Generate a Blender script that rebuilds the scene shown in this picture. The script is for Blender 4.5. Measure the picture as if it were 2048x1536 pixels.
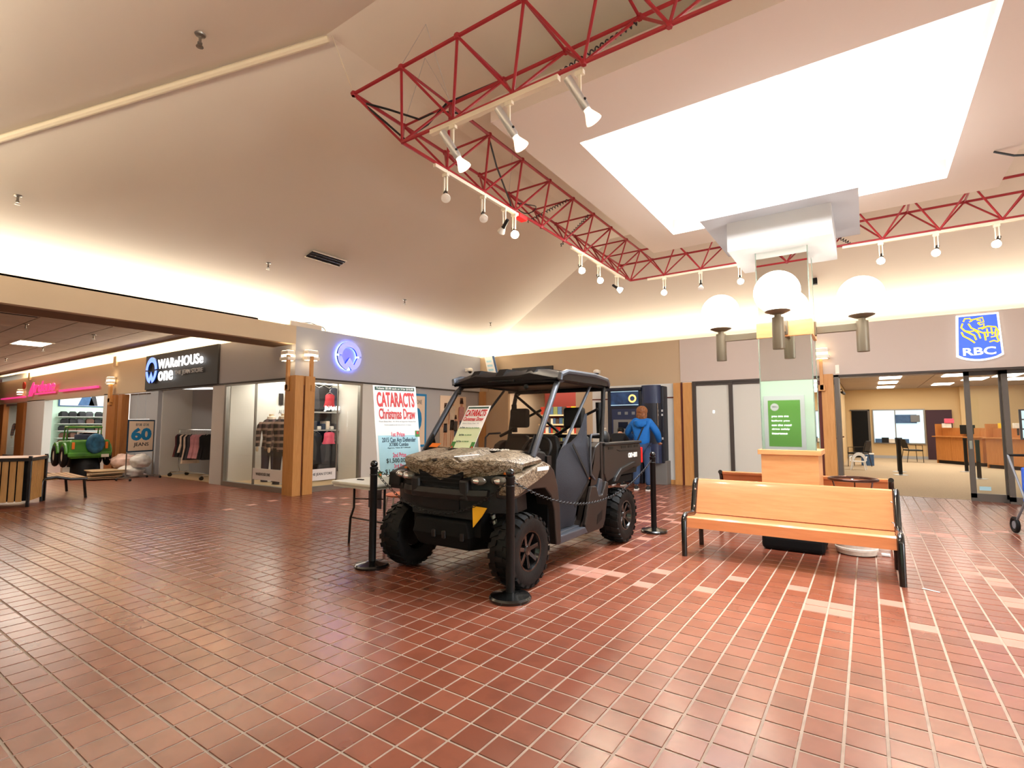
import bpy, bmesh, math, random
from mathutils import Vector, Matrix
R = random.Random(7)
PI = math.pi
for o in list(bpy.data.objects): bpy.data.objects.remove(o)
SC = bpy.context.scene
C = SC.collection
# ------------------------------------------------------------ camera, world, exposure
F, PITCH, HC = 1031.0, math.atan(81/1031.0), 1.4
YAW = math.radians(34.50865)
FW = Vector((-math.sin(YAW)*math.cos(PITCH), math.cos(YAW)*math.cos(PITCH), math.sin(PITCH)))
cd = bpy.data.cameras.new('camera'); cam = bpy.data.objects.new('camera', cd); C.objects.link(cam)
cd.sensor_width = 36; cd.lens = F/2048*36; cd.clip_start = .05; cd.clip_end = 200
cam.location = (0, 0, HC); cam.rotation_euler = FW.to_track_quat('-Z', 'Y').to_euler()
SC.camera = cam
w = bpy.data.worlds.new('World'); SC.world = w; w.use_nodes = True
w.node_tree.nodes['Background'].inputs[0].default_value = (.9, .95, 1, 1)
w.node_tree.nodes['Background'].inputs[1].default_value = 3.0
SC.view_settings.view_transform = 'Standard'; SC.view_settings.look = 'None'
SC.view_settings.gamma = 1; SC.view_settings.use_curve_mapping = False
SC.view_settings.exposure = 0.8
def area(name, loc, sx, sy, power, col=(1, 1, 1), direc=(0, 0, -1)):
    l = bpy.data.lights.new(name, 'AREA'); l.shape = 'RECTANGLE'; l.size = sx; l.size_y = sy
    l.energy = power; l.color = col
    o = bpy.data.objects.new(name, l); C.objects.link(o); o.location = loc
    o.rotation_euler = Vector(direc).to_track_quat('-Z', 'Y').to_euler()
    return o
WARM = (1, .80, .58); COVE = (1, .965, .87); COOL = (.93, .97, 1)
# daylight through the roof opening
area('skylight_daylight', (-.73, 6.39, 4.5), 3.3, 3.2, 460, COOL)
# daylight from the glazed mall entrance to the right of the picture
area('entrance_daylight', (9.1, 3.15, 1.7), 5.4, 2.4, 330, (.90, .95, 1), (-1, .3, .3))
# fluorescent cove strips hidden behind the fascias (long axis first)
def cove(name, a, b, z, power, direc, col=COVE, wdt=.14):
    a = Vector(a+(z,)); b = Vector(b+(z,)); m = (a+b)/2; d = (b-a)
    l = bpy.data.lights.new(name, 'AREA'); l.shape = 'RECTANGLE'; l.size = d.length; l.size_y = wdt; l.energy = power; l.color = col
    o = bpy.data.objects.new(name, l); C.objects.link(o); o.location = m
    zz = -Vector(direc).normalized(); xx = d.normalized(); yy = zz.cross(xx)
    o.rotation_euler = Matrix((xx, yy, zz)).transposed().to_euler()
cove('cove_light_left', (-10.0, .5), (-10.0, 12.9), 3.3, 170, (.35, 0, 1))
cove('cove_light_back', (-10.0, 12.75), (9.0, 12.75), 3.3, 140, (0, -.35, 1))
cove('cove_light_right', (8.6, .5), (8.6, 12.5), 3.3, 170, (-.35, 0, 1))
cove('cove_light_near', (-10, -.25), (8.5, -.25), 3.3, 190, (0, .35, 1))
cove('cove_light_corridor', (-32, 6.42), (-10.2, 6.42), 3.36, 520, (0, -.5, 1), (1, .86, .64))
# shop and corridor lighting (their ceilings' own lamps)
area('office_light', (-.7, -1.2, 2.6), 5, .5, 36, (1, .97, .9), (0, -1, -.7))
area('left_corridor_light', (-21, 3.9, 3.45), 14, 1.2, 130, (1, .9, .76))
area('jeans_window_light', (-10.9, 7.0, 2.46), 2.2, 1.2, 36, (1, .93, .82))
area('jeans_shop_inner_light', (-15, 8.6, 2.5), 2.0, 2.0, 35, (1, .92, .8))
area('accessory_shop_light', (-24, 9.0, 3.0), 8, 3.5, 260, (.95, 1, .97))
area('accessory_window_light', (-31, 7.0, 2.2), 1.5, .8, 22, (1, .95, .85))
area('book_shop_light', (-7.5, 14.0, 2.5), 3.6, 2.6, 75, (1, .86, .66))
area('bank_light_front', (2.0, 16.5, 2.8), 5, 4, 46, (1, .93, .82))
area('bank_light_rear', (2.2, 23.0, 2.8), 5, 6, 72, (1, .93, .82))
# ------------------------------------------------------------ materials
def lin(c): return tuple(((x/255)/12.92 if x/255 <= .04045 else ((x/255+.055)/1.055)**2.4) for x in c)
MATS = {}
def mat(name, rgb, rough=.5, metal=0., noise=None, bump=None, emit=0., trans=0., alpha=1., coat=0., spec=.5, ecol=None, ior=1.45):
    m = bpy.data.materials.new(name); m.use_nodes = True; nt = m.node_tree; b = nt.nodes['Principled BSDF']
    c = lin(rgb)+(1,)
    b.inputs['Base Color'].default_value = c; b.inputs['Roughness'].default_value = rough; b.inputs['Metallic'].default_value = metal
    b.inputs['Specular IOR Level'].default_value = spec; b.inputs['IOR'].default_value = ior
    if coat: b.inputs['Coat Weight'].default_value = coat; b.inputs['Coat Roughness'].default_value = .08
    if trans: b.inputs['Transmission Weight'].default_value = trans
    if alpha < 1: b.inputs['Alpha'].default_value = alpha
    if emit:
        b.inputs['Emission Color'].default_value = (lin(ecol) if ecol else lin(rgb))+(1,); b.inputs['Emission Strength'].default_value = emit
    if noise or bump:
        tc = nt.nodes.new('ShaderNodeTexCoord')
    if noise:
        sc, amt = noise[:2]; st = noise[2] if len(noise) > 2 else (1, 1, 1)
        mp = nt.nodes.new('ShaderNodeMapping'); mp.inputs['Scale'].default_value = st
        n = nt.nodes.new('ShaderNodeTexNoise'); n.inputs['Scale'].default_value = sc; n.inputs['Detail'].default_value = 5
        r = nt.nodes.new('ShaderNodeValToRGB')
        e = r.color_ramp.elements
        e[0].position = .3; e[1].position = .7
        e[0].color = tuple(x*(1-amt) for x in c[:3])+(1,); e[1].color = tuple(min(1, x*(1+amt)) for x in c[:3])+(1,)
        nt.links.new(tc.outputs['Object'], mp.inputs[0]); nt.links.new(mp.outputs[0], n.inputs['Vector'])
        nt.links.new(n.outputs['Fac'], r.inputs[0]); nt.links.new(r.outputs[0], b.inputs['Base Color'])
    if bump:
        n = nt.nodes.new('ShaderNodeTexNoise'); n.inputs['Scale'].default_value = bump[0]; n.inputs['Detail'].default_value = 3
        k = nt.nodes.new('ShaderNodeBump'); k.inputs['Strength'].default_value = bump[1]; k.inputs['Distance'].default_value = .01
        nt.links.new(tc.outputs['Object'], n.inputs['Vector']); nt.links.new(n.outputs['Fac'], k.inputs['Height']); nt.links.new(k.outputs[0], b.inputs['Normal'])
    MATS[name] = m
    return m
def glass(name, tint=(1, 1, 1), op=.12, rough=.02):
    # thin pane: mostly clear, a clear-coat reflection on top
    m = bpy.data.materials.new(name); m.use_nodes = True; nt = m.node_tree; nt.nodes.clear()
    out = nt.nodes.new('ShaderNodeOutputMaterial'); mx = nt.nodes.new('ShaderNodeMixShader')
    t = nt.nodes.new('ShaderNodeBsdfTransparent'); t.inputs[0].default_value = tint+(1,)
    g = nt.nodes.new('ShaderNodeBsdfGlossy'); g.inputs['Roughness'].default_value = rough
    f = nt.nodes.new('ShaderNodeLayerWeight'); f.inputs[0].default_value = .5
    p = nt.nodes.new('ShaderNodeMath'); p.operation = 'POWER'; p.inputs[1].default_value = 4.0
    q = nt.nodes.new('ShaderNodeMath'); q.operation = 'MULTIPLY_ADD'; q.inputs[1].default_value = .6; q.inputs[2].default_value = op
    nt.links.new(f.outputs['Facing'], p.inputs[0]); nt.links.new(p.outputs[0], q.inputs[0]); nt.links.new(q.outputs[0], mx.inputs[0])
    nt.links.new(t.outputs[0], mx.inputs[1]); nt.links.new(g.outputs[0], mx.inputs[2]); nt.links.new(mx.outputs[0], out.inputs[0])
    MATS[name] = m
    return m
def nodes(m): return m.node_tree, m.node_tree.nodes['Principled BSDF']
def tile_mat(name, cols, rough, pitch=.1613, dark=.13):
    m = mat(name, cols[0], rough, spec=1.0); nt, b = nodes(m); N = nt.nodes.new; L = nt.links.new
    g = N('ShaderNodeNewGeometry'); s = N('ShaderNodeVectorMath'); s.operation = 'SUBTRACT'; s.inputs[1].default_value = (-.149, 2.631, 0)
    d = N('ShaderNodeVectorMath'); d.operation = 'SCALE'; d.inputs['Scale'].default_value = 1/pitch
    fl = N('ShaderNodeVectorMath'); fl.operation = 'FLOOR'; wn = N('ShaderNodeTexWhiteNoise'); wn.noise_dimensions = '2D'
    L(g.outputs['Position'], s.inputs[0]); L(s.outputs[0], d.inputs[0]); L(d.outputs[0], fl.inputs[0]); L(fl.outputs[0], wn.inputs['Vector'])
    r = N('ShaderNodeValToRGB'); el = r.color_ramp.elements
    el[0].color = lin(cols[0])+(1,); el[1].color = lin(cols[-1])+(1,)
    for i, c in enumerate(cols[1:-1]): x = el.new((i+1)/(len(cols)-1)); x.color = lin(c)+(1,)
    L(wn.outputs['Value'], r.inputs[0])
    # flashed darker patches from the kiln
    n = N('ShaderNodeTexNoise'); n.inputs['Scale'].default_value = 5.5; n.inputs['Detail'].default_value = 4; L(g.outputs['Position'], n.inputs['Vector'])
    r2 = N('ShaderNodeValToRGB'); r2.color_ramp.elements[0].position = .36; r2.color_ramp.elements[1].position = .52
    r2.color_ramp.elements[0].color = (1-dark, 1-dark, 1-dark, 1); r2.color_ramp.elements[1].color = (1, 1, 1, 1)
    mx = N('ShaderNodeMix'); mx.data_type = 'RGBA'; mx.blend_type = 'MULTIPLY'; mx.inputs[0].default_value = 1
    L(n.outputs['Fac'], r2.inputs[0]); L(r.outputs[0], mx.inputs[6]); L(r2.outputs[0], mx.inputs[7]); L(mx.outputs[2], b.inputs['Base Color'])
    n3 = N('ShaderNodeTexNoise'); n3.inputs['Scale'].default_value = 2.2; L(g.outputs['Position'], n3.inputs['Vector'])
    mr = N('ShaderNodeMapRange'); mr.inputs[3].default_value = rough-.04; mr.inputs[4].default_value = rough+.05
    L(n3.outputs['Fac'], mr.inputs[0]); L(mr.outputs[0], b.inputs['Roughness'])
    return m
tile_mat('quarry_tile', [(122, 66, 48), (134, 74, 54), (126, 69, 50), (142, 82, 62)], .25)
tile_mat('pale_tile', [(176, 122, 106), (184, 132, 114)], .4, dark=.08)
mat('grout', (168, 148, 132), .85, noise=(14, .12))
# far floor: tiles too far away to tell apart
m = mat('far_floor', (150, 90, 66), .32); nt, b = nodes(m)
g = nt.nodes.new('ShaderNodeNewGeometry'); br = nt.nodes.new('ShaderNodeTexBrick')
br.offset = 0; br.inputs['Scale'].default_value = 1/.1613; br.inputs['Brick Width'].default_value = 1; br.inputs['Row Height'].default_value = 1; br.inputs['Mortar Size'].default_value = .03
br.inputs['Color1'].default_value = lin((126, 72, 52))+(1,); br.inputs['Color2'].default_value = lin((140, 82, 60))+(1,); br.inputs['Mortar'].default_value = lin((176, 146, 126))+(1,)
nt.links.new(g.outputs['Position'], br.inputs['Vector']); nt.links.new(br.outputs['Color'], b.inputs['Base Color'])
def wood(name, a, bcol, rough=.42, st=(1.2, 1.2, 14), sc=3.0, coat=.0):
    m = mat(name, a, rough, coat=coat); nt, b = nodes(m); N = nt.nodes.new; L = nt.links.new
    tc = N('ShaderNodeTexCoord'); mp = N('ShaderNodeMapping'); mp.inputs['Scale'].default_value = st
    n = N('ShaderNodeTexNoise'); n.inputs['Scale'].default_value = sc; n.inputs['Detail'].default_value = 8; n.inputs['Roughness'].default_value = .65
    r = N('ShaderNodeValToRGB'); r.color_ramp.elements[0].position = .32; r.color_ramp.elements[1].position = .68
    r.color_ramp.elements[0].color = lin(a)+(1,); r.color_ramp.elements[1].color = lin(bcol)+(1,)
    L(tc.outputs['Object'], mp.inputs[0]); L(mp.outputs[0], n.inputs['Vector']); L(n.outputs['Fac'], r.inputs[0]); L(r.outputs[0], b.inputs['Base Color'])
    return m
wood('post_wood', (190, 134, 74), (206, 152, 92), .45, (9, 9, 1))
wood('post_wood_dark', (150, 92, 40), (170, 108, 52), .45, (9, 9, 1))
wood('bench_wood', (202, 124, 78), (216, 140, 92), .28, (.8, 9, 9), 3.5, .25)
wood('pedestal_wood', (226, 160, 104), (238, 180, 124), .36, (1, 9, 9))
wood('slat_wood', (176, 128, 70), (198, 150, 90), .5, (9, 9, 1))
wood('counter_wood', (176, 112, 54), (194, 128, 68), .4, (8, 8, 1))
mat('ceiling_paint', (224, 212, 192), .85, noise=(.5, .02)); mat('soffit_paint', (222, 210, 196), .85)
mat('skylight_white', (246, 246, 246), .8); mat('capital_white', (192, 192, 192), .7); mat('capital_tray', (168, 168, 172), .7)
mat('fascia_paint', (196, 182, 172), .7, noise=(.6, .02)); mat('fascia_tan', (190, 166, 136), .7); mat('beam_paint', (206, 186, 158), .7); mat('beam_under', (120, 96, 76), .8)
mat('fascia_grey', (180, 182, 188), .7)
mat('corridor_tile', (176, 158, 142), .9, noise=(3, .05)); mat('corridor_grid', (64, 56, 50), .8)
mat('white_wall', (214, 212, 206), .7); mat('shop_white', (226, 222, 214), .6); mat('grey_wall', (172, 173, 176), .7); mat('bank_wall', (216, 186, 138), .7)
mat('carpet', (190, 168, 138), .95, noise=(40, .1)); mat('shop_floor', (206, 176, 136), .5); mat('grey_floor', (130, 126, 122), .6)
mat('alu', (150, 146, 140), .4, .7); mat('bronze_frame', (98, 92, 86), .45, .4); mat('dark_frame', (52, 44, 40), .5); mat('maroon', (96, 40, 30), .6); mat('dark_purple', (66, 40, 50), .7)
mat('red_steel', (158, 34, 42), .42, noise=(3, .08)); mat('track_white', (226, 214, 190), .5); mat('cream_pipe', (226, 210, 178), .5)
mat('black_cable', (22, 22, 22), .5); mat('red_plug', (230, 30, 30), .5, emit=.4); mat('chrome', (220, 220, 220), .15, 1); mat('steel', (190, 188, 184), .35, .6)
mat('bulb_glass', (235, 228, 215), .15, coat=.4); mat('bulb_lit', (255, 238, 210), .3, emit=26); mat('bulb_dim', (255, 232, 205), .2, emit=1.1, coat=.6)
mat('globe_lit', (255, 250, 238), .3, emit=4.2); mat('lamp_bronze', (128, 118, 100), .42, .45); mat('mirror', (236, 240, 236), .015, 1); mat('mirror_edge', (170, 190, 180), .2, .6)
mat('gloss_black', (14, 14, 14), .22, coat=.5); mat('black', (11, 11, 12), .5, spec=.4); mat('matte_black', (11, 11, 12), .75, spec=.3); mat('dark_plastic', (21, 20, 20), .5, bump=(90, .15), spec=.4); mat('graphite', (32, 30, 30), .42, .2); mat('grey_metal', (82, 86, 94), .38, .5)
mat('tyre', (12, 12, 12), .6, bump=(40, .2), spec=.35); mat('rim_black', (20, 19, 19), .22, coat=.6); mat('net', (33, 35, 43), .85, bump=(160, .4)); mat('seat_black', (22, 21, 21), .6); mat('brown_plastic', (38, 31, 28), .42)
glass('shop_glass', (.97, .985, .975), .03); glass('windshield', (.78, .72, .66), .02); glass('door_glass', (.93, .95, .94), .05)
mat('lamp_clear', (84, 80, 72), .08, coat=1.0); mat('amber', (230, 120, 40), .3); mat('tail_red', (230, 30, 30), .25, emit=.5); mat('yellow', (240, 176, 20), .5); mat('white_print', (240, 238, 234), .5); mat('black_print', (26, 26, 28), .6); mat('red_print', (200, 44, 48), .6); mat('grey_print', (120, 122, 124), .6); mat('teal_print', (28, 60, 84), .6); mat('pink_print', (226, 74, 110), .6)
mat('paper_white', (240, 238, 236), .7); mat('paper_blue', (172, 214, 228), .7, noise=(3, .06)); mat('paper_green', (214, 224, 182), .7); mat('green_band', (44, 78, 66), .7); mat('leaf_green', (70, 130, 60), .6)
mat('table_grey', (206, 206, 194), .5); mat('orange_seat', (206, 104, 46), .45); mat('poster_tan', (232, 210, 186), .7); mat('poster_blue', (22, 128, 186), .6)
mat('sign_dark', (52, 50, 48), .6); mat('letter_white', (255, 255, 255), .4, emit=1.0); mat('logo_blue_lit', (90, 120, 255), .4, emit=1.6); mat('logo_face', (172, 178, 246), .4, emit=.35); mat('logo_edge', (0, 70, 150), .4); mat('halo_led', (110, 130, 255), .4, emit=13)
mat('pink_sign', (255, 70, 150), .4, emit=.4); mat('letter_grey', (200, 200, 200), .5)
mat('bank_blue', (60, 96, 230), .4, emit=.55); mat('bank_yellow', (255, 208, 40), .5, emit=.5); mat('bank_white', (250, 250, 250), .5, emit=.5)
mat('sconce_white', (240, 232, 218), .5); mat('sconce_lit', (255, 226, 180), .4, emit=5)
mat('panel_lit', (255, 250, 236), .4, emit=5); mat('downlight', (255, 244, 220), .4, emit=4); mat('blind_white', (206, 204, 194), .6); mat('door_seal', (66, 58, 52), .6)
mat('navy', (34, 46, 78), .4, coat=.2); mat('navy_dark', (24, 28, 40), .45); mat('machine_grey', (124, 122, 120), .5, .2); mat('screen_blue', (30, 58, 96), .25, emit=.18, noise=(4, .9)); mat('screen_dark', (18, 26, 44), .2); mat('screen_pale', (190, 220, 230), .3, emit=.6); mat('screen_gold', (240, 200, 110), .3, emit=.8)
mat('jacket_blue', (10, 100, 178), .7, bump=(25, .5)); mat('jeans_blue', (48, 70, 104), .8); mat('hair_auburn', (128, 78, 42), .6, noise=(30, .4)); mat('skin', (208, 156, 128), .55); mat('shoe_black', (26, 26, 28), .6); mat('sole_white', (225, 225, 220), .6); mat('coat_black', (22, 22, 26), .8)
mat('green_paint', (62, 122, 34), .35, noise=(2.5, .45), coat=.3); mat('tyre_blue', (34, 84, 112), .5, noise=(6, .6)); mat('pale_plastic', (222, 214, 196), .5); mat('kraft', (196, 168, 130), .8); mat('bag_clear', (226, 220, 212), .35, noise=(5, .25), bump=(9, 1.0)); mat('bag_pink', (222, 186, 172), .35, noise=(5, .25), bump=(9, 1.0))
mat('flesh_form', (228, 204, 172), .5); mat('brown_shoe', (120, 70, 44), .6)
mat('red_wall', (118, 36, 30), .7); mat('shelf_cream', (226, 208, 172), .6); mat('bin_white', (228, 220, 208), .8, noise=(20, .12)); mat('bin_rim', (72, 44, 36), .3, .6)
mat('stroller_blue', (50, 90, 190), .6); mat('stroller_grey', (120, 122, 128), .5); mat('paper_slip', (250, 250, 248), .6); mat('sprinkler', (140, 134, 124), .3, .8); mat('vent_dark', (52, 48, 44), .7); mat('green_poster', (104, 166, 74), .5); mat('poster_frame', (206, 212, 214), .5); mat('mint_wall', (206, 232, 212), .7)
for n_, c_ in dict(g_black=(28, 26, 28), g_char=(62, 60, 64), g_maroon=(92, 44, 48), g_pink=(206, 150, 156), g_cream=(226, 206, 184), g_red=(190, 50, 60), g_rose=(236, 92, 116), g_teal=(60, 160, 150), g_denim=(52, 58, 76), g_brown=(96, 64, 50), b_yellow=(244, 190, 30), b_red=(190, 60, 40), b_white=(228, 220, 208), b_blue=(70, 100, 140), b_green=(120, 130, 80), b_dark=(70, 54, 46)).items(): mat(n_, c_, .75, noise=(9, .15))
def plaid(name, base, c1, c2, s):
    m = mat(name, base, .85); nt, b = nodes(m); N = nt.nodes.new; L = nt.links.new
    tc = N('ShaderNodeTexCoord'); col = None
    prev = None
    for i, (ax, c) in enumerate((('X', c1), ('Z', c2))):
        wv = N('ShaderNodeTexWave'); wv.bands_direction = ax; wv.inputs['Scale'].default_value = s; wv.inputs['Distortion'].default_value = 1.2
        r = N('ShaderNodeValToRGB'); r.color_ramp.elements[0].position = .62; r.color_ramp.elements[1].position = .78
        L(tc.outputs['Object'], wv.inputs[0]); L(wv.outputs['Fac'], r.inputs[0])
        mx = N('ShaderNodeMix'); mx.data_type = 'RGBA'; mx.inputs[7].default_value = lin(c)+(1,)
        if prev: L(prev, mx.inputs[6])
        else: mx.inputs[6].default_value = lin(base)+(1,)
        L(r.outputs[0], mx.inputs[0]); prev = mx.outputs[2]
    L(prev, b.inputs['Base Color'])
plaid('plaid_dark', (24, 20, 26), (84, 62, 62), (150, 124, 108), 2.2)
plaid('plaid_grey', (90, 84, 86), (30, 30, 36), (150, 96, 84), 2.6)
# camouflage print of bark and dry leaves
m = mat('camo', (120, 105, 84), .5); nt, b = nodes(m); N = nt.nodes.new; L = nt.links.new
tc = N('ShaderNodeTexCoord'); mp = N('ShaderNodeMapping'); mp.inputs['Scale'].default_value = (1, 2.6, 2.6); mp.inputs['Rotation'].default_value = (.3, .5, .5)
n1 = N('ShaderNodeTexNoise'); n1.inputs['Scale'].default_value = 9; n1.inputs['Detail'].default_value = 9; n1.inputs['Roughness'].default_value = .7; n1.inputs['Distortion'].default_value = 1.2
r = N('ShaderNodeValToRGB'); el = r.color_ramp.elements; el[0].position = .36; el[0].color = lin((46, 36, 28))+(1,); el[1].position = .66; el[1].color = lin((204, 196, 184))+(1,)
for p_, c_ in ((.42, (86, 68, 50)), (.46, (150, 128, 100)), (.50, (94, 84, 72)), (.54, (188, 174, 152)), (.58, (120, 94, 64)), (.62, (72, 58, 44))): x = el.new(p_); x.color = lin(c_)+(1,)
v = N('ShaderNodeTexVoronoi'); v.feature = 'DISTANCE_TO_EDGE'; v.inputs['Scale'].default_value = 14
r2 = N('ShaderNodeValToRGB'); r2.color_ramp.elements[0].position = .02; r2.color_ramp.elements[1].position = .07; r2.color_ramp.elements[0].color = (.18, .15, .12, 1)
mx = N('ShaderNodeMix'); mx.data_type = 'RGBA'; mx.blend_type = 'MULTIPLY'; mx.inputs[0].default_value = .95
L(tc.outputs['Object'], mp.inputs[0]); L(mp.outputs[0], n1.inputs['Vector']); L(n1.outputs['Color'], v.inputs['Vector']); L(mp.outputs[0], v.inputs['Vector']); L(n1.outputs['Fac'], r.inputs[0]); L(v.outputs['Distance'], r2.inputs[0]); L(r.outputs[0], mx.inputs[6]); L(r2.outputs[0], mx.inputs[7]); L(mx.outputs[2], b.inputs['Base Color'])
# ------------------------------------------------------------ mesh helpers
class G:
    def __init__(s): s.v = []; s.f = []; s.mi = []
    def add(s, v, f):
        n = len(s.v); s.v += [tuple(p) for p in v]; s.f += [tuple(i+n for i in q) for q in f]; return s
    def box(s, x0, x1, y0, y1, z0, z1):
        return s.add([(x0, y0, z0), (x1, y0, z0), (x1, y1, z0), (x0, y1, z0), (x0, y0, z1), (x1, y0, z1), (x1, y1, z1), (x0, y1, z1)],
                     [(0, 3, 2, 1), (4, 5, 6, 7), (0, 1, 5, 4), (1, 2, 6, 5), (2, 3, 7, 6), (3, 0, 4, 7)])
    def bar(s, p, q, w, h, up=(0, 0, 1)):
        p = Vector(p); q = Vector(q); d = (q-p).normalized(); u = Vector(up)
        if abs(d.dot(u)) > .98: u = Vector((0, 1, 0))
        r = d.cross(u).normalized()*w/2; u = r.cross(d).normalized()*h/2
        v = [p-r-u, p+r-u, p+r+u, p-r+u, q-r-u, q+r-u, q+r+u, q-r+u]
        return s.add(v, [(0, 1, 2, 3), (7, 6, 5, 4), (0, 4, 5, 1), (1, 5, 6, 2), (2, 6, 7, 3), (3, 7, 4, 0)])
    def tube(s, pts, r, n=8, closed=False):
        pts = [Vector(p) for p in pts]; k = len(pts); rs = r if isinstance(r, (list, tuple)) else [r]*k
        v = []; u = None
        for i in range(k):
            a = pts[(i-1) % k] if (closed or i) else pts[0]; b = pts[(i+1) % k] if (closed or i < k-1) else pts[-1]
            d = (b-a).normalized()
            if u is None: u = d.orthogonal().normalized()
            u = (u-d*u.dot(d)); u = u.normalized() if u.length > 1e-6 else d.orthogonal().normalized()
            w_ = d.cross(u)
            v += [pts[i]+(u*math.cos(2*PI*j/n)+w_*math.sin(2*PI*j/n))*rs[i] for j in range(n)]
        f = []
        for i in range(k if closed else k-1):
            a = i*n; b = ((i+1) % k)*n
            f += [(a+j, a+(j+1) % n, b+(j+1) % n, b+j) for j in range(n)]
        if not closed: f += [tuple(range(n))[::-1], tuple((k-1)*n+j for j in range(n))]
        return s.add(v, f)
    def lathe(s, prof, c=(0, 0, 0), ax='z', n=24, cap=True):
        c = Vector(c); v = []
        for r, h in prof:
            for j in range(n):
                a = 2*PI*j/n; x, y = r*math.cos(a), r*math.sin(a)
                v.append(c+Vector({'z': (x, y, h), 'x': (h, x, y), 'y': (x, h, y)}[ax]))
        k = len(prof); f = [(i*n+j, i*n+(j+1) % n, (i+1)*n+(j+1) % n, (i+1)*n+j) for i in range(k-1) for j in range(n)]
        if cap: f += [tuple(range(n))[::-1], tuple((k-1)*n+j for j in range(n))]
        return s.add(v, f)
    def prism(s, poly, ax, a, b):
        m = {'x': lambda p, t: (t, p[0], p[1]), 'y': lambda p, t: (p[0], t, p[1]), 'z': lambda p, t: (p[0], p[1], t)}[ax]
        n = len(poly); v = [m(p, a) for p in poly]+[m(p, b) for p in poly]
        return s.add(v, [tuple(range(n))[::-1], tuple(range(n, 2*n))]+[(i, (i+1) % n, n+(i+1) % n, n+i) for i in range(n)])
    def loft(s, rings, caps=True, closed=True):
        n = len(rings[0]); v = [p for r in rings for p in r]; k = len(rings)
        m = n if closed else n-1
        f = [(i*n+j, i*n+(j+1) % n, (i+1)*n+(j+1) % n, (i+1)*n+j) for i in range(k-1) for j in range(m)]
        if caps: f += [tuple(range(n))[::-1], tuple((k-1)*n+j for j in range(n))]
        return s.add(v, f)
    def ell(s, c, rx, ry, rz, n=16, m=10):
        rings = []
        for i in range(1, m):
            t = PI*i/m; rings.append([(c[0]+rx*math.sin(t)*math.cos(2*PI*j/n), c[1]+ry*math.sin(t)*math.sin(2*PI*j/n), c[2]-rz*math.cos(t)) for j in range(n)])
        return s.loft(rings)
    def quad(s, a, b, c, d): return s.add([a, b, c, d], [(0, 1, 2, 3)])
    def tf(s, M):
        s.v = [tuple(M @ Vector(p)) for p in s.v]; return s
def ering(c, rx, ry, n=16, rot=0):
    return [(c[0]+rx*math.cos(2*PI*j/n)*math.cos(rot)-ry*math.sin(2*PI*j/n)*math.sin(rot), c[1]+rx*math.cos(2*PI*j/n)*math.sin(rot)+ry*math.sin(2*PI*j/n)*math.cos(rot), c[2]) for j in range(n)]
def part(name, g, m, parent=None, sm=False, bev=0, loc=None, seg=2):
    me = bpy.data.meshes.new(name); me.from_pydata(g.v, [], g.f)
    bm = bmesh.new(); bm.from_mesh(me); bmesh.ops.recalc_face_normals(bm, faces=bm.faces); bm.to_mesh(me); bm.free()
    me.materials.append(MATS[m])
    o = bpy.data.objects.new(name, me); C.objects.link(o)
    if sm:
        me.polygons.foreach_set('use_smooth', [True]*len(me.polygons))
        if sm is not True: me.set_sharp_from_angle(angle=math.radians(sm))
        else: me.set_sharp_from_angle(angle=math.radians(40))
    if bev:
        b = o.modifiers.new('bevel', 'BEVEL'); b.width = bev; b.segments = seg; b.limit_method = 'ANGLE'; b.angle_limit = .6
    if parent:
        o.parent = parent
        if parent.get('wc'): o.location = -parent.location
    if loc: o.location = loc
    return o
def tag(o, label, cat, group=None):
    o['label'] = label; o['category'] = cat
    if group: o['group'] = group
    return o
def thing(name, label, cat, loc=(0, 0, 0), rz=0, group=None, wc=False):
    o = bpy.data.objects.new(name, None); C.objects.link(o); o.location = loc; o.rotation_euler = (0, 0, rz); o.empty_display_size = .1
    if wc: o['wc'] = 1      # children are written in room coordinates
    return tag(o, label, cat, group)
def struct(name, g, m, parent=None, **k):
    o = part(name, g, m, parent, **k)
    if parent is None: o['kind'] = 'structure'
    return o
def copy_tree(o, parent=None):
    c = o.copy(); C.objects.link(c)
    if parent: c.parent = parent
    for ch in list(o.children): copy_tree(ch, c)
    return c
TX = []
def text(s, o, r, u, w_, h, m, parent, name='lettering', ext=.003, bold=0., wspace=1., shear=0.):
    TX.append((s, Vector(o), Vector(r).normalized(), Vector(u).normalized(), w_, h, m, parent, name, ext, bold, wspace, shear))
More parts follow.
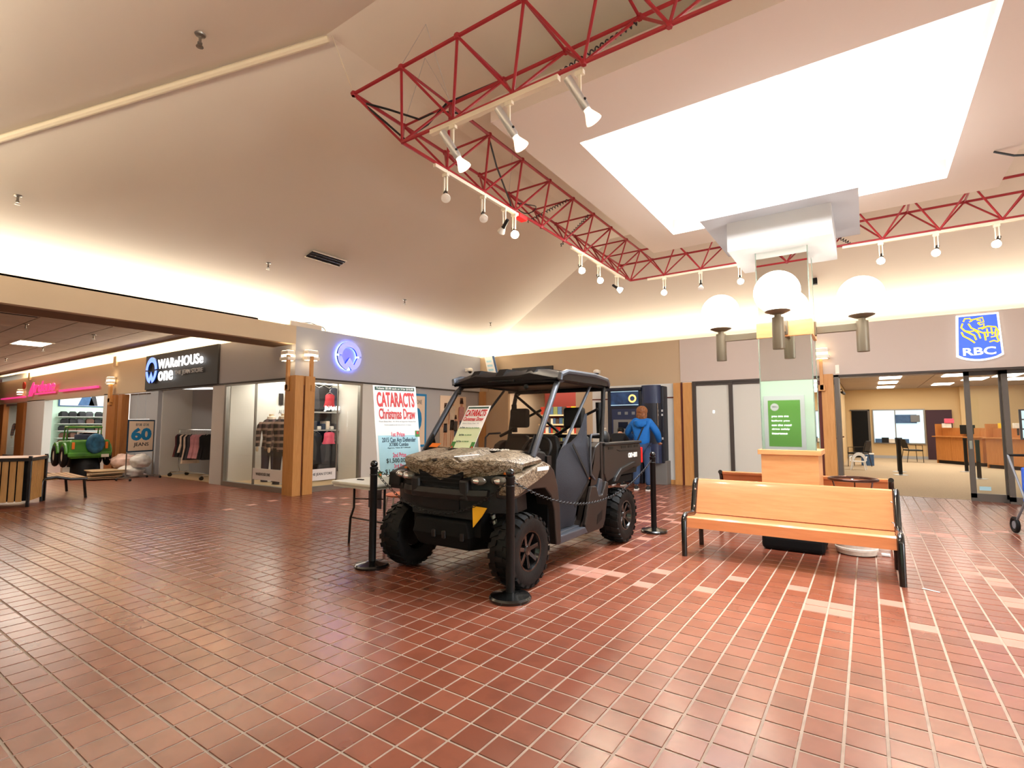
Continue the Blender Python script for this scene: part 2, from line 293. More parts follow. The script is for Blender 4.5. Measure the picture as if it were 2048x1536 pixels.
def flush_text():
    dg = None; tmp = []
    for t in TX:
        cu = bpy.data.curves.new('t', 'FONT'); cu.body = t[0]; cu.size = 1; cu.resolution_u = 3; cu.offset = t[10]; cu.space_character = t[11]; cu.shear = t[12]
        ob = bpy.data.objects.new('t', cu); C.objects.link(ob); tmp.append(ob)
    bpy.context.view_layer.update(); dg = bpy.context.evaluated_depsgraph_get()
    for ob, t in zip(tmp, TX):
        s, o, r, u, w_, h, m, parent, name, ext = t[:10]
        me0 = bpy.data.meshes.new_from_object(ob.evaluated_get(dg))
        xs = [v.co.x for v in me0.vertices]; ys = [v.co.y for v in me0.vertices]
        if not xs: continue
        x0, y0 = min(xs), min(ys); sx = w_/max(1e-6, max(xs)-x0); sy = h/max(1e-6, max(ys)-y0); n = r.cross(u)
        co = [o+r*((v.co.x-x0)*sx)+u*((v.co.y-y0)*sy) for v in me0.vertices]; k = len(co)
        f = [tuple(p.vertices) for p in me0.polygons]
        ed = {}
        for q in f:
            for a, b in zip(q, q[1:]+q[:1]): ed[(a, b)] = 1
        g = G(); g.v = [tuple(c+n*ext) for c in co]+[tuple(c) for c in co]
        g.f = list(f)+[(a, k+a, k+b, b) for (a, b) in ed if (b, a) not in ed]
        me = bpy.data.meshes.new(name); me.from_pydata(g.v, [], g.f); me.materials.append(MATS[m])
        ob2 = bpy.data.objects.new(name, me); C.objects.link(ob2); ob2.parent = parent
        if parent.get('wc'): ob2.location = -parent.location
        bpy.data.objects.remove(ob); bpy.data.meshes.remove(me0)
X, Y, Z = Vector((1, 0, 0)), Vector((0, 1, 0)), Vector((0, 0, 1))
# ============================================================ THE SETTING
WX, WY, C1 = -9.6, 12.3, 6.15      # left fascia plane, back fascia plane, corridor shopfront plane
PT, X0T, Y0T = .1613, -.149, 2.631
# ---- floor: grout bed, the 300 nearest tiles as parts, the others as one joined part, far areas by material
floor = struct('floor', G().box(-11.6, 4.2, -.6, 13.0, -.05, -.0035), 'grout')
far = G(); far.box(-46, -11.45, -.6, 14, -.05, -.0012); far.box(-46, 12, -9, -.6, -.05, -.001); far.box(4.2, 12, -.6, 14, -.05, 0)
part('outer_floor', far, 'far_floor', floor)
def project(p):
    q = Vector(p)-Vector((0, 0, HC)); d = q.dot(FW)
    if d < .2: return None
    rt = Vector((math.cos(YAW), math.sin(YAW), 0)); up = rt.cross(FW)
    return 1024+F*q.dot(rt)/d, 768-F*q.dot(up)/d
PALE = {(-10, 14), (-10, 11), (-7, 12), (-6, 15), (-3, 15), (-2, 12), (-2, 13), (-1, 12), (-1, 13), (1, 15), (2, 12), (4, 12), (5, 12), (5, 13), (6, 19), (6, 18), (6, 22), (6, 23), (5, 24), (6, 26), (6, 31),
        (-15, 12), (-14, 12), (-13, 12), (-12, 12), (-14, 11), (-13, 11), (-14, 18), (-14, 22), (-16, 29), (-17, 29), (-14, 30), (-16, 34), (-15, 35), (-17, 32), (-15, 31), (3, 35), (4, 37), (5, 37), (6, 37), (5, 36), (6, 46), (5, 50), (6, 50),
        (-18, 38), (-19, 41), (-53, 22), (-52, 22), (-51, 23), (-50, 20), (-47, 20), (-46, 21), (-55, 14), (-56, 17), (-54, 11), (8, 12), (9, 15), (8, 40), (9, 41), (-20, 45), (-21, 46)}
tiles = []
for i in range(-71, 27):
    for j in range(-19, 64):
        x = X0T+(i+.5)*PT; y = Y0T+(j+.5)*PT
        if x < -11.45 or x > 4.05 or y < -.45 or y > 12.85: continue
        a = project((x-PT/2, y, 0)); b_ = project((x, y+PT/2, 0)); c_ = project((x+PT/2, y, 0)); d_ = project((x, y-PT/2, 0))
        ar = 0
        if a and b_ and c_ and d_:
            m_ = project((x, y, 0))
            if -20 < m_[0] < 2068 and m_[1] < 1550: ar = abs((c_[0]-a[0])*(b_[1]-d_[1])-(c_[1]-a[1])*(b_[0]-d_[0]))
        tiles.append((ar, x, y, (i, j) in PALE))
tiles.sort(reverse=True)
def tile_v(x, y, dz=0):
    h = PT/2-.0052; k = h-.0025
    return [(x-h, y-h, -.006), (x+h, y-h, -.006), (x+h, y+h, -.006), (x-h, y+h, -.006), (x-k, y-k, dz), (x+k, y-k, dz), (x+k, y+k, dz), (x-k, y+k, dz)]
TF = [(4, 5, 6, 7), (0, 1, 5, 4), (1, 2, 6, 5), (2, 3, 7, 6), (3, 0, 4, 7)]
tmesh = {}
for pale in (0, 1):
    me = bpy.data.meshes.new('tile'); me.from_pydata(tile_v(0, 0), [], TF); me.materials.append(MATS['pale_tile' if pale else 'quarry_tile']); tmesh[pale] = me
for ar, x, y, pale in tiles[:298]:
    o = bpy.data.objects.new('tile', tmesh[int(pale)]); C.objects.link(o); o.parent = floor; o.location = (x, y, R.uniform(-.0006, .0006))
g = G(); mi = []
for ar, x, y, pale in tiles[298:]:
    g.add(tile_v(x, y, R.uniform(-.0005, .0005)), TF); mi += [int(pale)]*5
me = bpy.data.meshes.new('tile_field'); me.from_pydata(g.v, [], g.f); me.materials.append(MATS['quarry_tile']); me.materials.append(MATS['pale_tile']); me.polygons.foreach_set('material_index', mi)
o = bpy.data.objects.new('tile_field', me); C.objects.link(o); o.parent = floor; o['kind'] = 'stuff'
# ---- roof: flat top at 5.25 with four slopes, coves behind the fascias
ZF = 5.25; FX0, FX1, FY0, FY1 = -4.23, 2.77, 2.93, 9.77
EX0, EX1, EY0, EY1, ZE = -10.4, 8.9, -.43, 13.25, 3.62
ceil = struct('ceiling', G().quad((FX0, FY0, ZF), (FX0, FY1, ZF), (-2.45, FY1, ZF), (-2.45, FY0, ZF)).quad((.98, FY0, ZF), (.98, FY1, ZF), (FX1, FY1, ZF), (FX1, FY0, ZF))
              .quad((-2.45, FY0, ZF), (-2.45, 4.72, ZF), (.98, 4.72, ZF), (.98, FY0, ZF)).quad((-2.45, 8.06, ZF), (-2.45, FY1, ZF), (.98, FY1, ZF), (.98, 8.06, ZF)), 'ceiling_paint')
part('left_slope', G().quad((FX0, FY0, ZF), (EX0, EY0, ZE), (EX0, EY1, ZE), (FX0, FY1, ZF)), 'ceiling_paint', ceil)
part('back_slope', G().quad((FX0, FY1, ZF), (EX0, EY1, ZE), (EX1, EY1, ZE), (FX1, FY1, ZF)), 'ceiling_paint', ceil)
part('right_slope', G().quad((FX1, FY1, ZF), (EX1, EY1, ZE), (EX1, EY0, ZE), (FX1, FY0, ZF)), 'ceiling_paint', ceil)
part('near_slope', G().quad((FX1, FY0, ZF), (EX1, EY0, ZE), (EX0, EY0, ZE), (FX0, FY0, ZF)), 'ceiling_paint', ceil)
# thin white tray hung around the skylight, its shaft and the roof light above
g = G(); zb, zt = 4.4, 4.64; a, b, c, d = -2.96, 1.5, 3.93, 8.7; e, f_, h, k = -2.4, .93, 4.77, 8.01
for bx in ((a, b, c, h), (a, b, k, d), (a, e, h, k), (f_, b, h, k)): g.box(bx[0], bx[1], bx[2], bx[3], zb, zt)
part('skylight_tray', g, 'soffit_paint', ceil)
g = G(); g.box(e-.05, e, h-.05, k+.05, zt, 6.2); g.box(f_, f_+.05, h-.05, k+.05, zt, 6.2); g.box(e, f_, h-.05, h, zt, 6.2); g.box(e, f_, k, k+.05, zt, 6.2)
part('skylight_shaft', g, 'skylight_white', ceil)
part('roof_pane', G().box(e-.05, f_+.05, h-.05, k+.05, 6.2, 6.25), 'skylight_white', ceil)
part('skylight_rib', G().box(-.80, -.68, h, k, 5.45, 5.6), 'skylight_white', ceil)
# ---- left side: fascia of the corridor opening and of the corner shop
beam = struct('wall_left', G().box(WX-.14, WX, -.6, C1-.02, 3.05, 3.42), 'beam_paint')
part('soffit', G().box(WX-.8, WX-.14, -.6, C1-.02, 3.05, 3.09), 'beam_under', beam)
part('cove_back', G().box(WX-.84, WX-.8, -.6, 13.3, 3.05, 3.66), 'ceiling_paint', beam)
part('shop_fascia', G().box(WX-.14, WX, C1-.02, WY, 2.38, 3.42), 'fascia_grey', beam)
part('shop_cove_shelf', G().box(WX-.8, WX-.14, C1, WY, 3.1, 3.14), 'ceiling_paint', beam)
part('fascia_edge', G().box(WX-.16, WX+.015, C1+.36, WY-.05, 2.345, 2.38), 'dark_frame', beam)
part('wall_panel', G().box(WX-.14, WX-.03, 8.01, WY, 0, 2.35), 'grey_wall', beam)
part('white_pier', G().box(WX-.16, WX-.01, 7.86, 8.55, 0, 2.35), 'white_wall', beam)
part('skirting', G().box(WX-.05, WX-.02, 8.55, WY, 0, .1), 'post_wood_dark', beam)
# back wall
back = struct('wall_back', G().box(-9.3, -3.6, WY, WY+.14, 2.38, 3.42), 'fascia_tan')
part('fascia', G().box(-3.6, 9.4, WY-.03, WY+.14, 2.4, 3.42), 'fascia_paint', back)
part('cove_shelf', G().box(-10.4, 9.4, WY+.14, WY+.95, 3.1, 3.14), 'ceiling_paint', back)
part('cove_back', G().box(-10.4, 9.4, WY+.95, WY+1.0, 2.4, 3.66), 'ceiling_paint', back)
part('fascia_edge', G().box(-3.34, 9.4, WY-.02, WY+.1, 2.36, 2.4), 'door_seal', back)
part('corner_panel', G().box(-9.62, -9.3, WY-.04, WY+.14, 2.38, 3.42), 'fascia_tan', back)
part('machine_wall', G().box(-5.9, -3.74, WY, WY+.1, 0, 2.38), 'white_wall', back)
part('machine_wall_line', G().box(-5.9, -3.74, WY-.012, WY, 2.03, 2.06), 'maroon', back)
part('machine_wall_skirting', G().box(-5.9, -3.74, WY-.02, WY, 0, .1), 'post_wood', back)
part('shop_jamb', G().box(-6.39, -5.9, WY, WY+.1, 0, 2.38), 'fascia_tan', back)
part('shop_front_left', G().box(-9.58, -8.6, WY, WY+.1, 0, 2.38), 'fascia_tan', back)
# right and near walls (out of the picture, they close the hall)
wr = struct('wall_right', G().box(9.3, 9.45, -9, 14, 0, 3.42), 'fascia_paint')
part('cove_back', G().box(8.9, 8.94, -.6, 13.3, 3.2, 3.66), 'ceiling_paint', wr)
part('cove_lip', G().box(8.3, 8.42, -.2, WY, 2.9, 3.42), 'fascia_paint', wr)
part('cove_shelf', G().box(8.42, 8.94, -.2, WY, 2.9, 2.95), 'fascia_paint', wr)
wn_ = struct('wall_near', G().box(-10.4, 9.4, -.06, .06, 2.4, 3.42), 'fascia_paint')
part('cove_shelf', G().box(-10.4, 9.4, -.47, -.06, 3.05, 3.09), 'ceiling_paint', wn_)
part('cove_back', G().box(-10.4, 9.4, -.47, -.43, 2.7, 3.66), 'ceiling_paint', wn_)
part('shopfront_left', G().box(-10.4, -4.6, -.06, .06, 0, 2.4), 'fascia_paint', wn_); part('shopfront_right', G().box(3.4, 9.4, -.06, .06, 0, 2.4), 'fascia_paint', wn_)
part('office_rear_wall', G().box(-4.7, 3.5, -2.3, -2.2, 0, 2.7), 'mint_wall', wn_); part('office_side_wall', G().box(-4.7, -4.6, -2.2, -.06, 0, 2.7), 'mint_wall', wn_); part('office_side_wall', G().box(3.4, 3.5, -2.2, -.06, 0, 2.7), 'mint_wall', wn_)
part('office_ceiling', G().box(-4.7, 3.5, -2.3, -.06, 2.7, 2.74), 'soffit_paint', wn_)
# ---- left corridor: suspended ceiling and shopfront fascia
ct = struct('ceiling_corridor', G().box(-46, -10.4, -1, 5.75, 3.58, 3.62), 'corridor_grid')
lights = {(-18.9, 3.6)}
x = -10.5; 
ntile = 0
while x > -34:
    y = -.0
    while y < 5.6:
        if y > 0 and not (x < -17.6 and x > -18.7 and 3.5 < y < 4.2):
            if ntile < 290: part('ceiling_tile', G().box(x-1.188, x-.012, y+.012, y+.600, 3.55, 3.575), 'corridor_tile', ct); ntile += 1
        y += .61
    x -= 1.202
part('far_ceiling', G().box(-46, x, -1, 5.75, 3.55, 3.58), 'corridor_tile', ct)
part('ceiling_edge', G().box(-46, -10.4, 5.72, 5.76, 3.5, 3.62), 'corridor_tile', ct)
part('cove_top', G().box(-46, -10.4, 5.76, 6.9, 3.78, 3.82), 'ceiling_paint', ct)
part('cove_rear', G().box(-46, -10.4, 6.86, 6.9, 3.0, 3.8), 'ceiling_paint', ct)
wc_ = struct('wall_corridor', G().box(-33, -16.8, C1, C1+.14, 2.33, 3.33), 'fascia_tan')
part('shop_fascia', G().box(-16.8, WX-.145, C1, C1+.14, 2.36, 3.33), 'fascia_grey', wc_)
part('fascia_edge', G().box(-16.8, WX-.15, C1-.015, C1+.1, 2.33, 2.37), 'door_seal', wc_)
part('cove_shelf', G().box(-46, WX-.2, C1+.14, 6.9, 3.2, 3.24), 'ceiling_paint', wc_)
part('far_fascia', G().box(-46, -33.05, C1-.1, C1+.1, 0, 3.5), 'dark_purple', wc_)
part('corridor_far_wall', G().box(-46.1, -46, -9, 14, 0, 3.7), 'fascia_tan', wc_)
part('corridor_near_wall', G().box(-46, -10.4, -.62, -.5, 0, 3.6), 'fascia_tan', wc_)
# piers of the shopfront
for x0, x1, m in ((-28.35, -26.05, 'white_wall'), (-20.0, -19.45, 'white_wall'), (-16.5, -16.02, 'grey_wall'), (-13.0, -12.36, 'white_wall')):
    part('pier', G().box(x0, x1, C1, C1+.25, 0, 2.36), m, wc_)
part('recess_side', G().box(-16.02, -15.96, C1+.1, 8.2, 0, 2.4), 'white_wall', wc_)
part('recess_panel', G().quad((-15.96, 7.0, 0), (-14.6, 7.6, 0), (-14.6, 7.6, 2.4), (-15.96, 7.0, 2.4)).box(-14.62, -14.58, 7.6, 8.2, 0, 2.4), 'grey_wall', wc_)
for x0, x1 in ((-32.38, -31.5), (-29.4, -28.4), (-19.43, -18.8), (-18.55, -18.27)):
    part('wood_post', G().box(x0, x1, C1-.08, C1+.1, 0, 2.3), 'post_wood_dark', wc_)
part('white_jamb', G().box(-18.8, -18.55, C1, C1+.1, 0, 2.3), 'white_wall', wc_)
for zz in (0, .775, 1.55):
    for x0 in (-18.27, -17.7, -17.13):
        part('wall_panel', G().box(x0+.01, x0+.555, C1+.12, C1+.16, zz+.01, zz+.77), 'grey_wall', wc_, bev=.006)
for xx in (-19.1, -28.1):
    part('fascia_rib', G().box(xx-.12, xx+.12, C1-.06, C1, 3.2, 3.5), 'fascia_tan', wc_)
# display windows
def window(name, panes, frame_boxes, m='alu', gm='shop_glass'):
    g = G()
    for q in frame_boxes: g.box(*q)
    o = struct(name, g, m)
    for q in panes: part('pane', G().box(*q), gm, o)
    return o
window('window_1', [(-12.34, -11.12, C1+.02, C1+.03, .1, 2.3), (-11.1, -9.9, C1+.02, C1+.03, .1, 2.3)],
       [(-12.4, -9.7, C1-.02, C1+.08, 0, .1), (-12.4, -9.7, C1-.01, C1+.06, 2.3, 2.36), (-12.42, -12.34, C1-.01, C1+.08, .1, 2.3), (-11.12, -11.1, C1, C1+.05, .1, 2.3)])
window('window_2', [(WX-.04, WX-.03, 6.5, 7.2, .1, 2.3), (WX-.04, WX-.03, 7.22, 7.86, .1, 2.3)],
       [(WX-.08, WX+.02, 6.4, 7.86, 0, .1), (WX-.06, WX+.01, 6.4, 7.86, 2.3, 2.36), (WX-.05, WX-.02, 7.2, 7.22, .1, 2.3), (WX-.1, WX, 7.8, 7.86, .1, 2.3)])
window('window_3', [(-31.4, -29.5, C1+.02, C1+.03, .1, 2.2)], [(-31.5, -29.4, C1, C1+.06, 0, .1), (-31.5, -29.4, C1, C1+.06, 2.2, 2.3)])
# shop interiors: shells only where the openings show them
sh = struct('wall_jeans_shop', G().box(-16.0, WX-.14, 9.4, 9.5, 0, 2.5), 'shop_white')
part('shop_ceiling', G().box(-16.2, WX-.14, C1+.14, 9.5, 2.5, 2.54), 'shop_white', sh)
part('shop_floor', G().box(-16.2, WX-.1, C1+.1, 9.5, 0, .012), 'shop_floor', sh)
part('display_plinth', G().box(-12.36, WX-.14, C1+.1, 9.4, .012, .08), 'shop_floor', sh)
part('display_divider', G().box(-12.42, -12.38, C1+.3, 9.4, 0, 2.5), 'shop_white', sh)
part('display_screen', G().quad((-12.34, 6.25, .08), (-12.34, 6.25, 2.45), (-11.6, 7.9, 2.45), (-11.6, 7.9, .08)), 'shop_white', sh)
part('side_screen', G().box(-10.9, WX-.12, 7.97, 8.0, .08, 2.5), 'shop_white', sh)
sa = struct('wall_accessory_shop', G().box(-28.6, -28.4, C1+.3, 12, 0, 3.2), 'mint_wall')
part('rear_wall', G().box(-28.4, -19.2, 12, 12.1, 0, 3.2), 'shop_white', sa); part('right_wall', G().box(-19.4, -19.2, C1+.3, 12, 0, 3.2), 'shop_white', sa)
part('shop_ceiling', G().box(-33, -19.2, C1+.14, 12.1, 3.2, 3.25), 'shop_white', sa); part('shop_floor', G().box(-33, -19.2, C1, 12, 0, .012), 'grey_floor', sa)
part('window_rear', G().box(-33, -28.6, 8.0, 8.05, 0, 3.2), 'shop_white', sa)
part('window_side', G().box(-33.1, -33, C1, 8.0, 0, 3.2), 'shop_white', sa)
sb = struct('wall_book_shop', G().box(-9.6, -5.85, 16, 16.1, 0, 2.7), 'fascia_tan')
part('side_wall_left', G().box(-9.7, -9.6, WY+.14, 16, 0, 2.7), 'shop_white', sb); part('side_wall_right', G().box(-5.9, -5.8, WY+.1, 16, 0, 2.7), 'fascia_tan', sb)
part('shop_ceiling', G().box(-9.7, -5.8, WY+.14, 16.1, 2.7, 2.75), 'shop_white', sb); part('shop_floor', G().box(-9.7, -5.8, WY, 16.1, 0, .01), 'carpet', sb)
part('red_panel', G().box(-8.9, -6.2, 14.9, 14.95, 0, 2.6), 'red_wall', sb)
part('lintel', G().box(-8.6, -6.39, WY+.02, WY+.1, 2.3, 2.38), 'dark_frame', sb)
# bank interior
bk = struct('wall_bank', G().box(-.75, 7, 26.6, 26.7, 0, 2.9), 'bank_wall')
part('left_wall', G().box(-.83, -.75, WY+.9, 26.7, 0, 2.9), 'bank_wall', bk); part('right_wall', G().box(7, 7.1, 12.9, 26.7, 0, 2.9), 'bank_wall', bk)
part('bank_floor', G().box(-.8, 7.1, 12.92, 26.7, -.02, .004), 'carpet', bk)
part('bank_ceiling_grid', G().box(-.8, 7.1, WY+.5, 26.7, 2.9, 2.94), 'corridor_grid', bk)
yy = 12.9; n_ = 0
while yy < 26.5:
    for i in range(6): part('ceiling_tile', G().box(-.72+i*1.22, .48+i*1.22, yy+.006, yy+.604, 2.868, 2.9), 'corridor_tile', bk)
    yy += .61
part('bank_skirting', G().box(-.75, 7, 26.57, 26.6, 0, .12), 'grey_wall', bk)
part('dark_doorway', G().box(-.55, .02, 26.55, 26.62, 0, 1.98), 'matte_black', bk)
part('door_frame', G().box(.02, .1, 26.53, 26.62, 0, 2.03).box(-.6, .1, 26.53, 26.62, 1.98, 2.03), 'bronze_frame', bk)
part('purple_panel', G().box(1.95, 2.75, 26.5, 26.6, .0, 1.98), 'dark_purple', bk)
part('bank_niche', G().box(3.0, 7.0, 26.3, 26.6, 0, 2.9), 'bank_wall', bk)
wb = struct('window_4', G().box(.18, 1.92, 26.54, 26.6, .6, .65).box(.18, 1.92, 26.54, 26.6, 1.98, 2.03).box(.18, .22, 26.54, 26.6, .65, 1.98).box(1.88, 1.92, 26.54, 26.6, .65, 1.98).box(.93, .97, 26.54, 26.6, .65, 1.98), 'alu')
for x0 in (.22, .97): part('pane', G().box(x0, x0+.9 if x0 > .5 else x0+.71, 26.565, 26.57, .65, 1.98), 'screen_pale', wb)
g = G(); g.bar((-.74, 20.5, .02), (-.74, 20.5, 2.1), .05, .1); g.bar((-.74, 18.5, .02), (-.74, 18.5, 2.1), .05, .1); g.bar((-.74, 18.45, 2.1), (-.74, 20.55, 2.1), .05, .08)
db = struct('door_1', g, 'alu'); part('door_leaf', G().box(-.75, -.735, 18.5, 20.5, 0, 2.08), 'white_wall', db)
# bank sliding glass doors
g = G(); YD = 12.75
for x0, x1 in ((1.52, 1.60), (2.0, 2.08)): g.box(x0, x1, YD-.03, YD+.03, .06, 2.4)
g.box(1.52, 2.08, YD-.03, YD+.03, 0, .14); g.box(1.52, 2.08, YD-.03, YD+.03, 2.31, 2.41)
d2 = struct('door_2', g, 'bronze_frame'); part('pane', G().box(1.6, 2.0, YD-.005, YD+.005, .14, 2.31), 'door_glass', d2)
part('sticker', G().box(1.64, 1.80, YD-.012, YD-.008, .2, .27), 'paper_blue', d2)
part('lock_plate', G().box(1.54, 1.58, YD-.04, YD-.03, .95, 1.1), 'chrome', d2)
g = G(); YE = 12.62
for x0, x1 in ((2.02, 2.10), (3.4, 3.48)): g.box(x0, x1, YE-.03, YE+.03, .04, 2.4)
g.box(2.02, 3.48, YE-.03, YE+.03, 0, .12); g.box(2.02, 3.48, YE-.03, YE+.03, 2.31, 2.41)
d3 = struct('door_3', g, 'bronze_frame'); part('pane', G().box(2.10, 3.4, YE-.005, YE+.005, .12, 2.31), 'door_glass', d3)
t4 = struct('trim_1', G().box(-.52, -.44, WY-.02, YD+.1, 0, 2.4).box(-.44, 3.5, YD-.05, YD+.08, 2.4, 2.5), 'bronze_frame')
# closed shop with two white blinds
g = G(); g.box(-3.34, -3.26, WY-.02, WY+.1, 0, 2.36); g.box(-2.54, -2.46, WY-.02, WY+.1, 0, 2.36); g.box(-1.1, -1.02, WY-.02, WY+.1, 0, 2.36); g.box(-3.34, -1.02, WY, WY+.08, 2.3, 2.36)
d5 = struct('door_4', g, 'door_seal')
for x0, x1 in ((-3.26, -2.54), (-2.46, -1.1)): part('blind_panel', G().box(x0, x1, WY+.03, WY+.05, .02, 2.3), 'blind_white', d5)
part('keyhole_plate', G().box(-2.90, -2.86, WY+.02, WY+.03, 1.66, 1.72), 'letter_white', d5)
part('white_room_wall', G().box(-1.9, -.83, WY+.9, WY+.95, 0, 2.6), 'white_wall', d5)
# timber posts with a maroon reveal
def post(name, boxes, groove, m='post_wood'):
    g = G(); g.box(*boxes[0]); o = struct(name, g, m)
    for q in boxes[1:]: part('timber', G().box(*q), m, o)
    for q in groove: part('reveal', G().box(*q), 'maroon', o)
    return o
post('trim_2', [(-9.5, -9.32, 5.97, 6.15, 0, 2.38), (-9.72, -9.55, 6.0, 6.15, 0, 2.38), (-9.5, -9.33, 6.2, 6.42, 0, 2.38)], [(-9.56, -9.49, 6.03, 6.15, 0, 2.2), (-9.5, -9.37, 6.14, 6.21, 0, 2.2)])
post('trim_3', [(-3.76, -3.6, WY-.08, WY+.1, 0, 2.38), (-3.54, -3.34, WY-.08, WY+.1, 0, 2.38)], [(-3.61, -3.53, WY-.03, WY+.1, 0, 2.38)])
post('trim_4', [(-.74, -.53, WY-.1, WY+.1, 0, 2.42)], [(-.82, -.73, WY-.03, WY+.1, 0, 2.3)])
post('trim_5', [(-9.6, -9.4, WY-.1, WY, 0, 2.38)], [])
# narrow wooden arms that carry the lamps at the posts
for nm, q in (('trim_6', (-9.62, -9.56, 5.94, 6.0, 2.1, 2.8)), ('trim_7', (-9.4, -9.34, 6.32, 6.38, 2.1, 2.8)), ('trim_8', (-.76, -.70, WY-.16, WY-.1, 2.1, 2.75)), ('trim_9', (-19.2, -19.05, C1-.15, C1-.08, 2.0, 2.75))):
    o = struct(nm, G().box(*q), 'post_wood'); part('bracket', G().box(q[0]-.03, q[1]+.03, q[2]-.0, q[3]+.03, 2.08, 2.2), 'post_wood', o)
# pipe along the roof hip
struct('trim_10', G().tube([(FX0+.02, FY0-.0, ZF-.06), (-10.35, -.4, ZE-.02)], .035, 8), 'cream_pipe', sm=True)

g = G(); 
for y in (.4, 1.75, 3.1, 4.45, 5.8): g.box(9.2, 9.3, y, y+.08, 0, 2.9)
g.box(9.2, 9.3, .4, 5.88, 2.8, 2.9); g.box(9.2, 9.3, .4, 5.88, 0, .12)
we = struct('window_5', g, 'bronze_frame')
for y in (.48, 1.83, 3.18, 4.53): part('pane', G().box(9.24, 9.25, y, y+1.27, .12, 2.8), 'screen_pale', we)
# ============================================================ LIGHTING TRUSS
ZT, ZU, M = 4.16, 4.60, .658
TX0, TX1, TY0, TY1 = -3.64, -3.64+9*M, 3.39, 3.39+9*M
tr = thing('lighting_truss', 'square ring of red steel tube truss hung around the skylight', 'truss', (TX0, TY0, ZT), wc=True)
h = .33
def tb(name, a, b, r): part(name, G().tube([a, b], r, 6), 'red_steel', tr, sm=True)
for s in ((TX0, TY0, TX1, TY0), (TX0, TY1, TX1, TY1), (TX0, TY0, TX0, TY1), (TX1, TY0, TX1, TY1)): tb('bottom_chord', (s[0], s[1], ZT), (s[2], s[3], ZT), .018)
for k in (-h, h):
    a, b, c, d = TX0+k*-1*-1 if False else TX0+k, TX1-k, TY0+k, TY1-k
    for s in ((a, c, b, c), (a, d, b, d), (a, c, a, d), (b, c, b, d)): tb('top_chord', (s[0], s[1], ZU), (s[2], s[3], ZU), .018)
ng = G()
def node(p): ng.ell(p, .032, .032, .032, 6, 4)
for side in range(4):
    def P(t, off, z):
        return [(TX0+t, TY0+off, z), (TX0+t, TY1-off, z), (TX0+off, TY0+t, z), (TX1-off, TY0+t, z)][side]
    for i in range(10):
        if i: node(P(i*M, 0, ZT)) if i < 9 else None
        for off in (-h, h):
            lo = M*(i-.5); hi = M*(i+.5)
            for t in (lo, hi):
                if off > 0 and (t < h-.01 or t > 9*M-h+.01): continue
                if t < -h-.01 or t > 9*M+h+.01: continue
                tb('brace', P(i*M, 0, ZT), P(t, off, ZU), .013)
    for i in range(-1, 10):
        t = M*(i+.5)
        if -h-.01 <= t <= 9*M+h+.01: node(P(t, -h, ZU))
        if h-.01 <= t <= 9*M-h+.01: node(P(t, h, ZU)); tb('cross_tube', P(t, -h, ZU), P(t, h, ZU), .013)
o = part('node', ng, 'red_steel', tr, sm=True); o['kind'] = 'stuff'
# hanging wires
def wire(label, pts, r=.003, m='steel', name='hanging_wire', cat='wire', group=None):
    o = part(name, G().tube(pts, r, 5), m, sm=True); return tag(o, label, cat, group)
wire('thin steel wire hanging the front near corner of the red truss', [(-3.31, 3.06, ZU+.02), (-3.34, 3.39, ZF), (-3.31, 3.72, ZU+.02)])
wire('second thin steel wire loop, lower of the pair above the near truss corner', [(-3.97, 3.72, ZU+.02), (-3.67, 3.72, ZF), (-3.31, 3.72, ZU+.04)])
wire('thin white wire from the end of the roof pipe to the outermost truss corner', [(-4.18, 2.95, ZF-.03), (-3.97, 3.06, ZU)], .004, 'cream_pipe')
wire('thin wire holding the left truss run at its middle', [(-3.97, 5.7, ZU), (-3.9, 5.7, ZF-.0)], .003)
wire('thin wire holding the far right corner of the red truss', [(2.2, 9.6, ZU), (2.2, 9.6, ZF)], .003)
# power cables on the truss
def coil(p, q, r, n, k=10):
    p = Vector(p); q = Vector(q); d = (q-p); a = d.orthogonal().normalized(); b = d.normalized().cross(a)
    return [p+d*(i/(n*k))+(a*math.cos(2*PI*i/k)+b*math.sin(2*PI*i/k))*r for i in range(n*k+1)]
def cable(label, pts, r=.008, m='black_cable'): return tag(part('power_cable', G().tube(pts, r, 5), m, sm=True), label, 'cable')
cable('black cable wound around the near left corner of the red truss', [(-3.97, 3.1, 4.58), (-3.7, 3.25, 4.3), (-3.63, 3.42, 4.2), (-3.5, 3.6, 4.4), (-3.34, 3.7, 4.62), (-3.0, 3.73, 4.63), (-2.7, 3.73, 4.62)], .011)
cable('black cable looped along the outer top tube of the left truss corner', [(-3.95, 3.2, 4.57), (-3.9, 3.45, 4.62), (-3.72, 3.7, 4.58), (-3.5, 3.72, 4.6), (-3.35, 3.9, 4.62), (-3.33, 4.25, 4.62), (-3.33, 4.38, 4.6), (-3.45, 4.7, 4.42), (-3.6, 5.2, 4.2), (-3.66, 5.3, 4.17)], .011)
cable('coiled black cord hanging inside the left truss near its middle', coil((-3.36, 6.3, 4.58), (-3.75, 5.85, 4.2), .017, 15), .006)
cable('coiled black cord hanging further along inside the left truss', coil((-3.36, 6.95, 4.58), (-3.8, 6.85, 4.16), .017, 15), .006)
cable('coiled black cord stretched along the near run of the red truss', coil((-1.95, 3.45, 4.2), (-1.35, 3.7, 4.55), .016, 16), .006)
cable('coiled black cord under the far truss right of the column', coil((-.25, 9.3, 4.3), (-.1, 9.3, 4.18), .02, 5), .006)
cable('loose loop of black cable on the left truss beside the red plug', [(-3.62+.12*math.cos(t*.5), 5.6+.16*math.sin(t*.5), 4.28+.02*math.sin(t)) for t in range(0, 14)], .007)
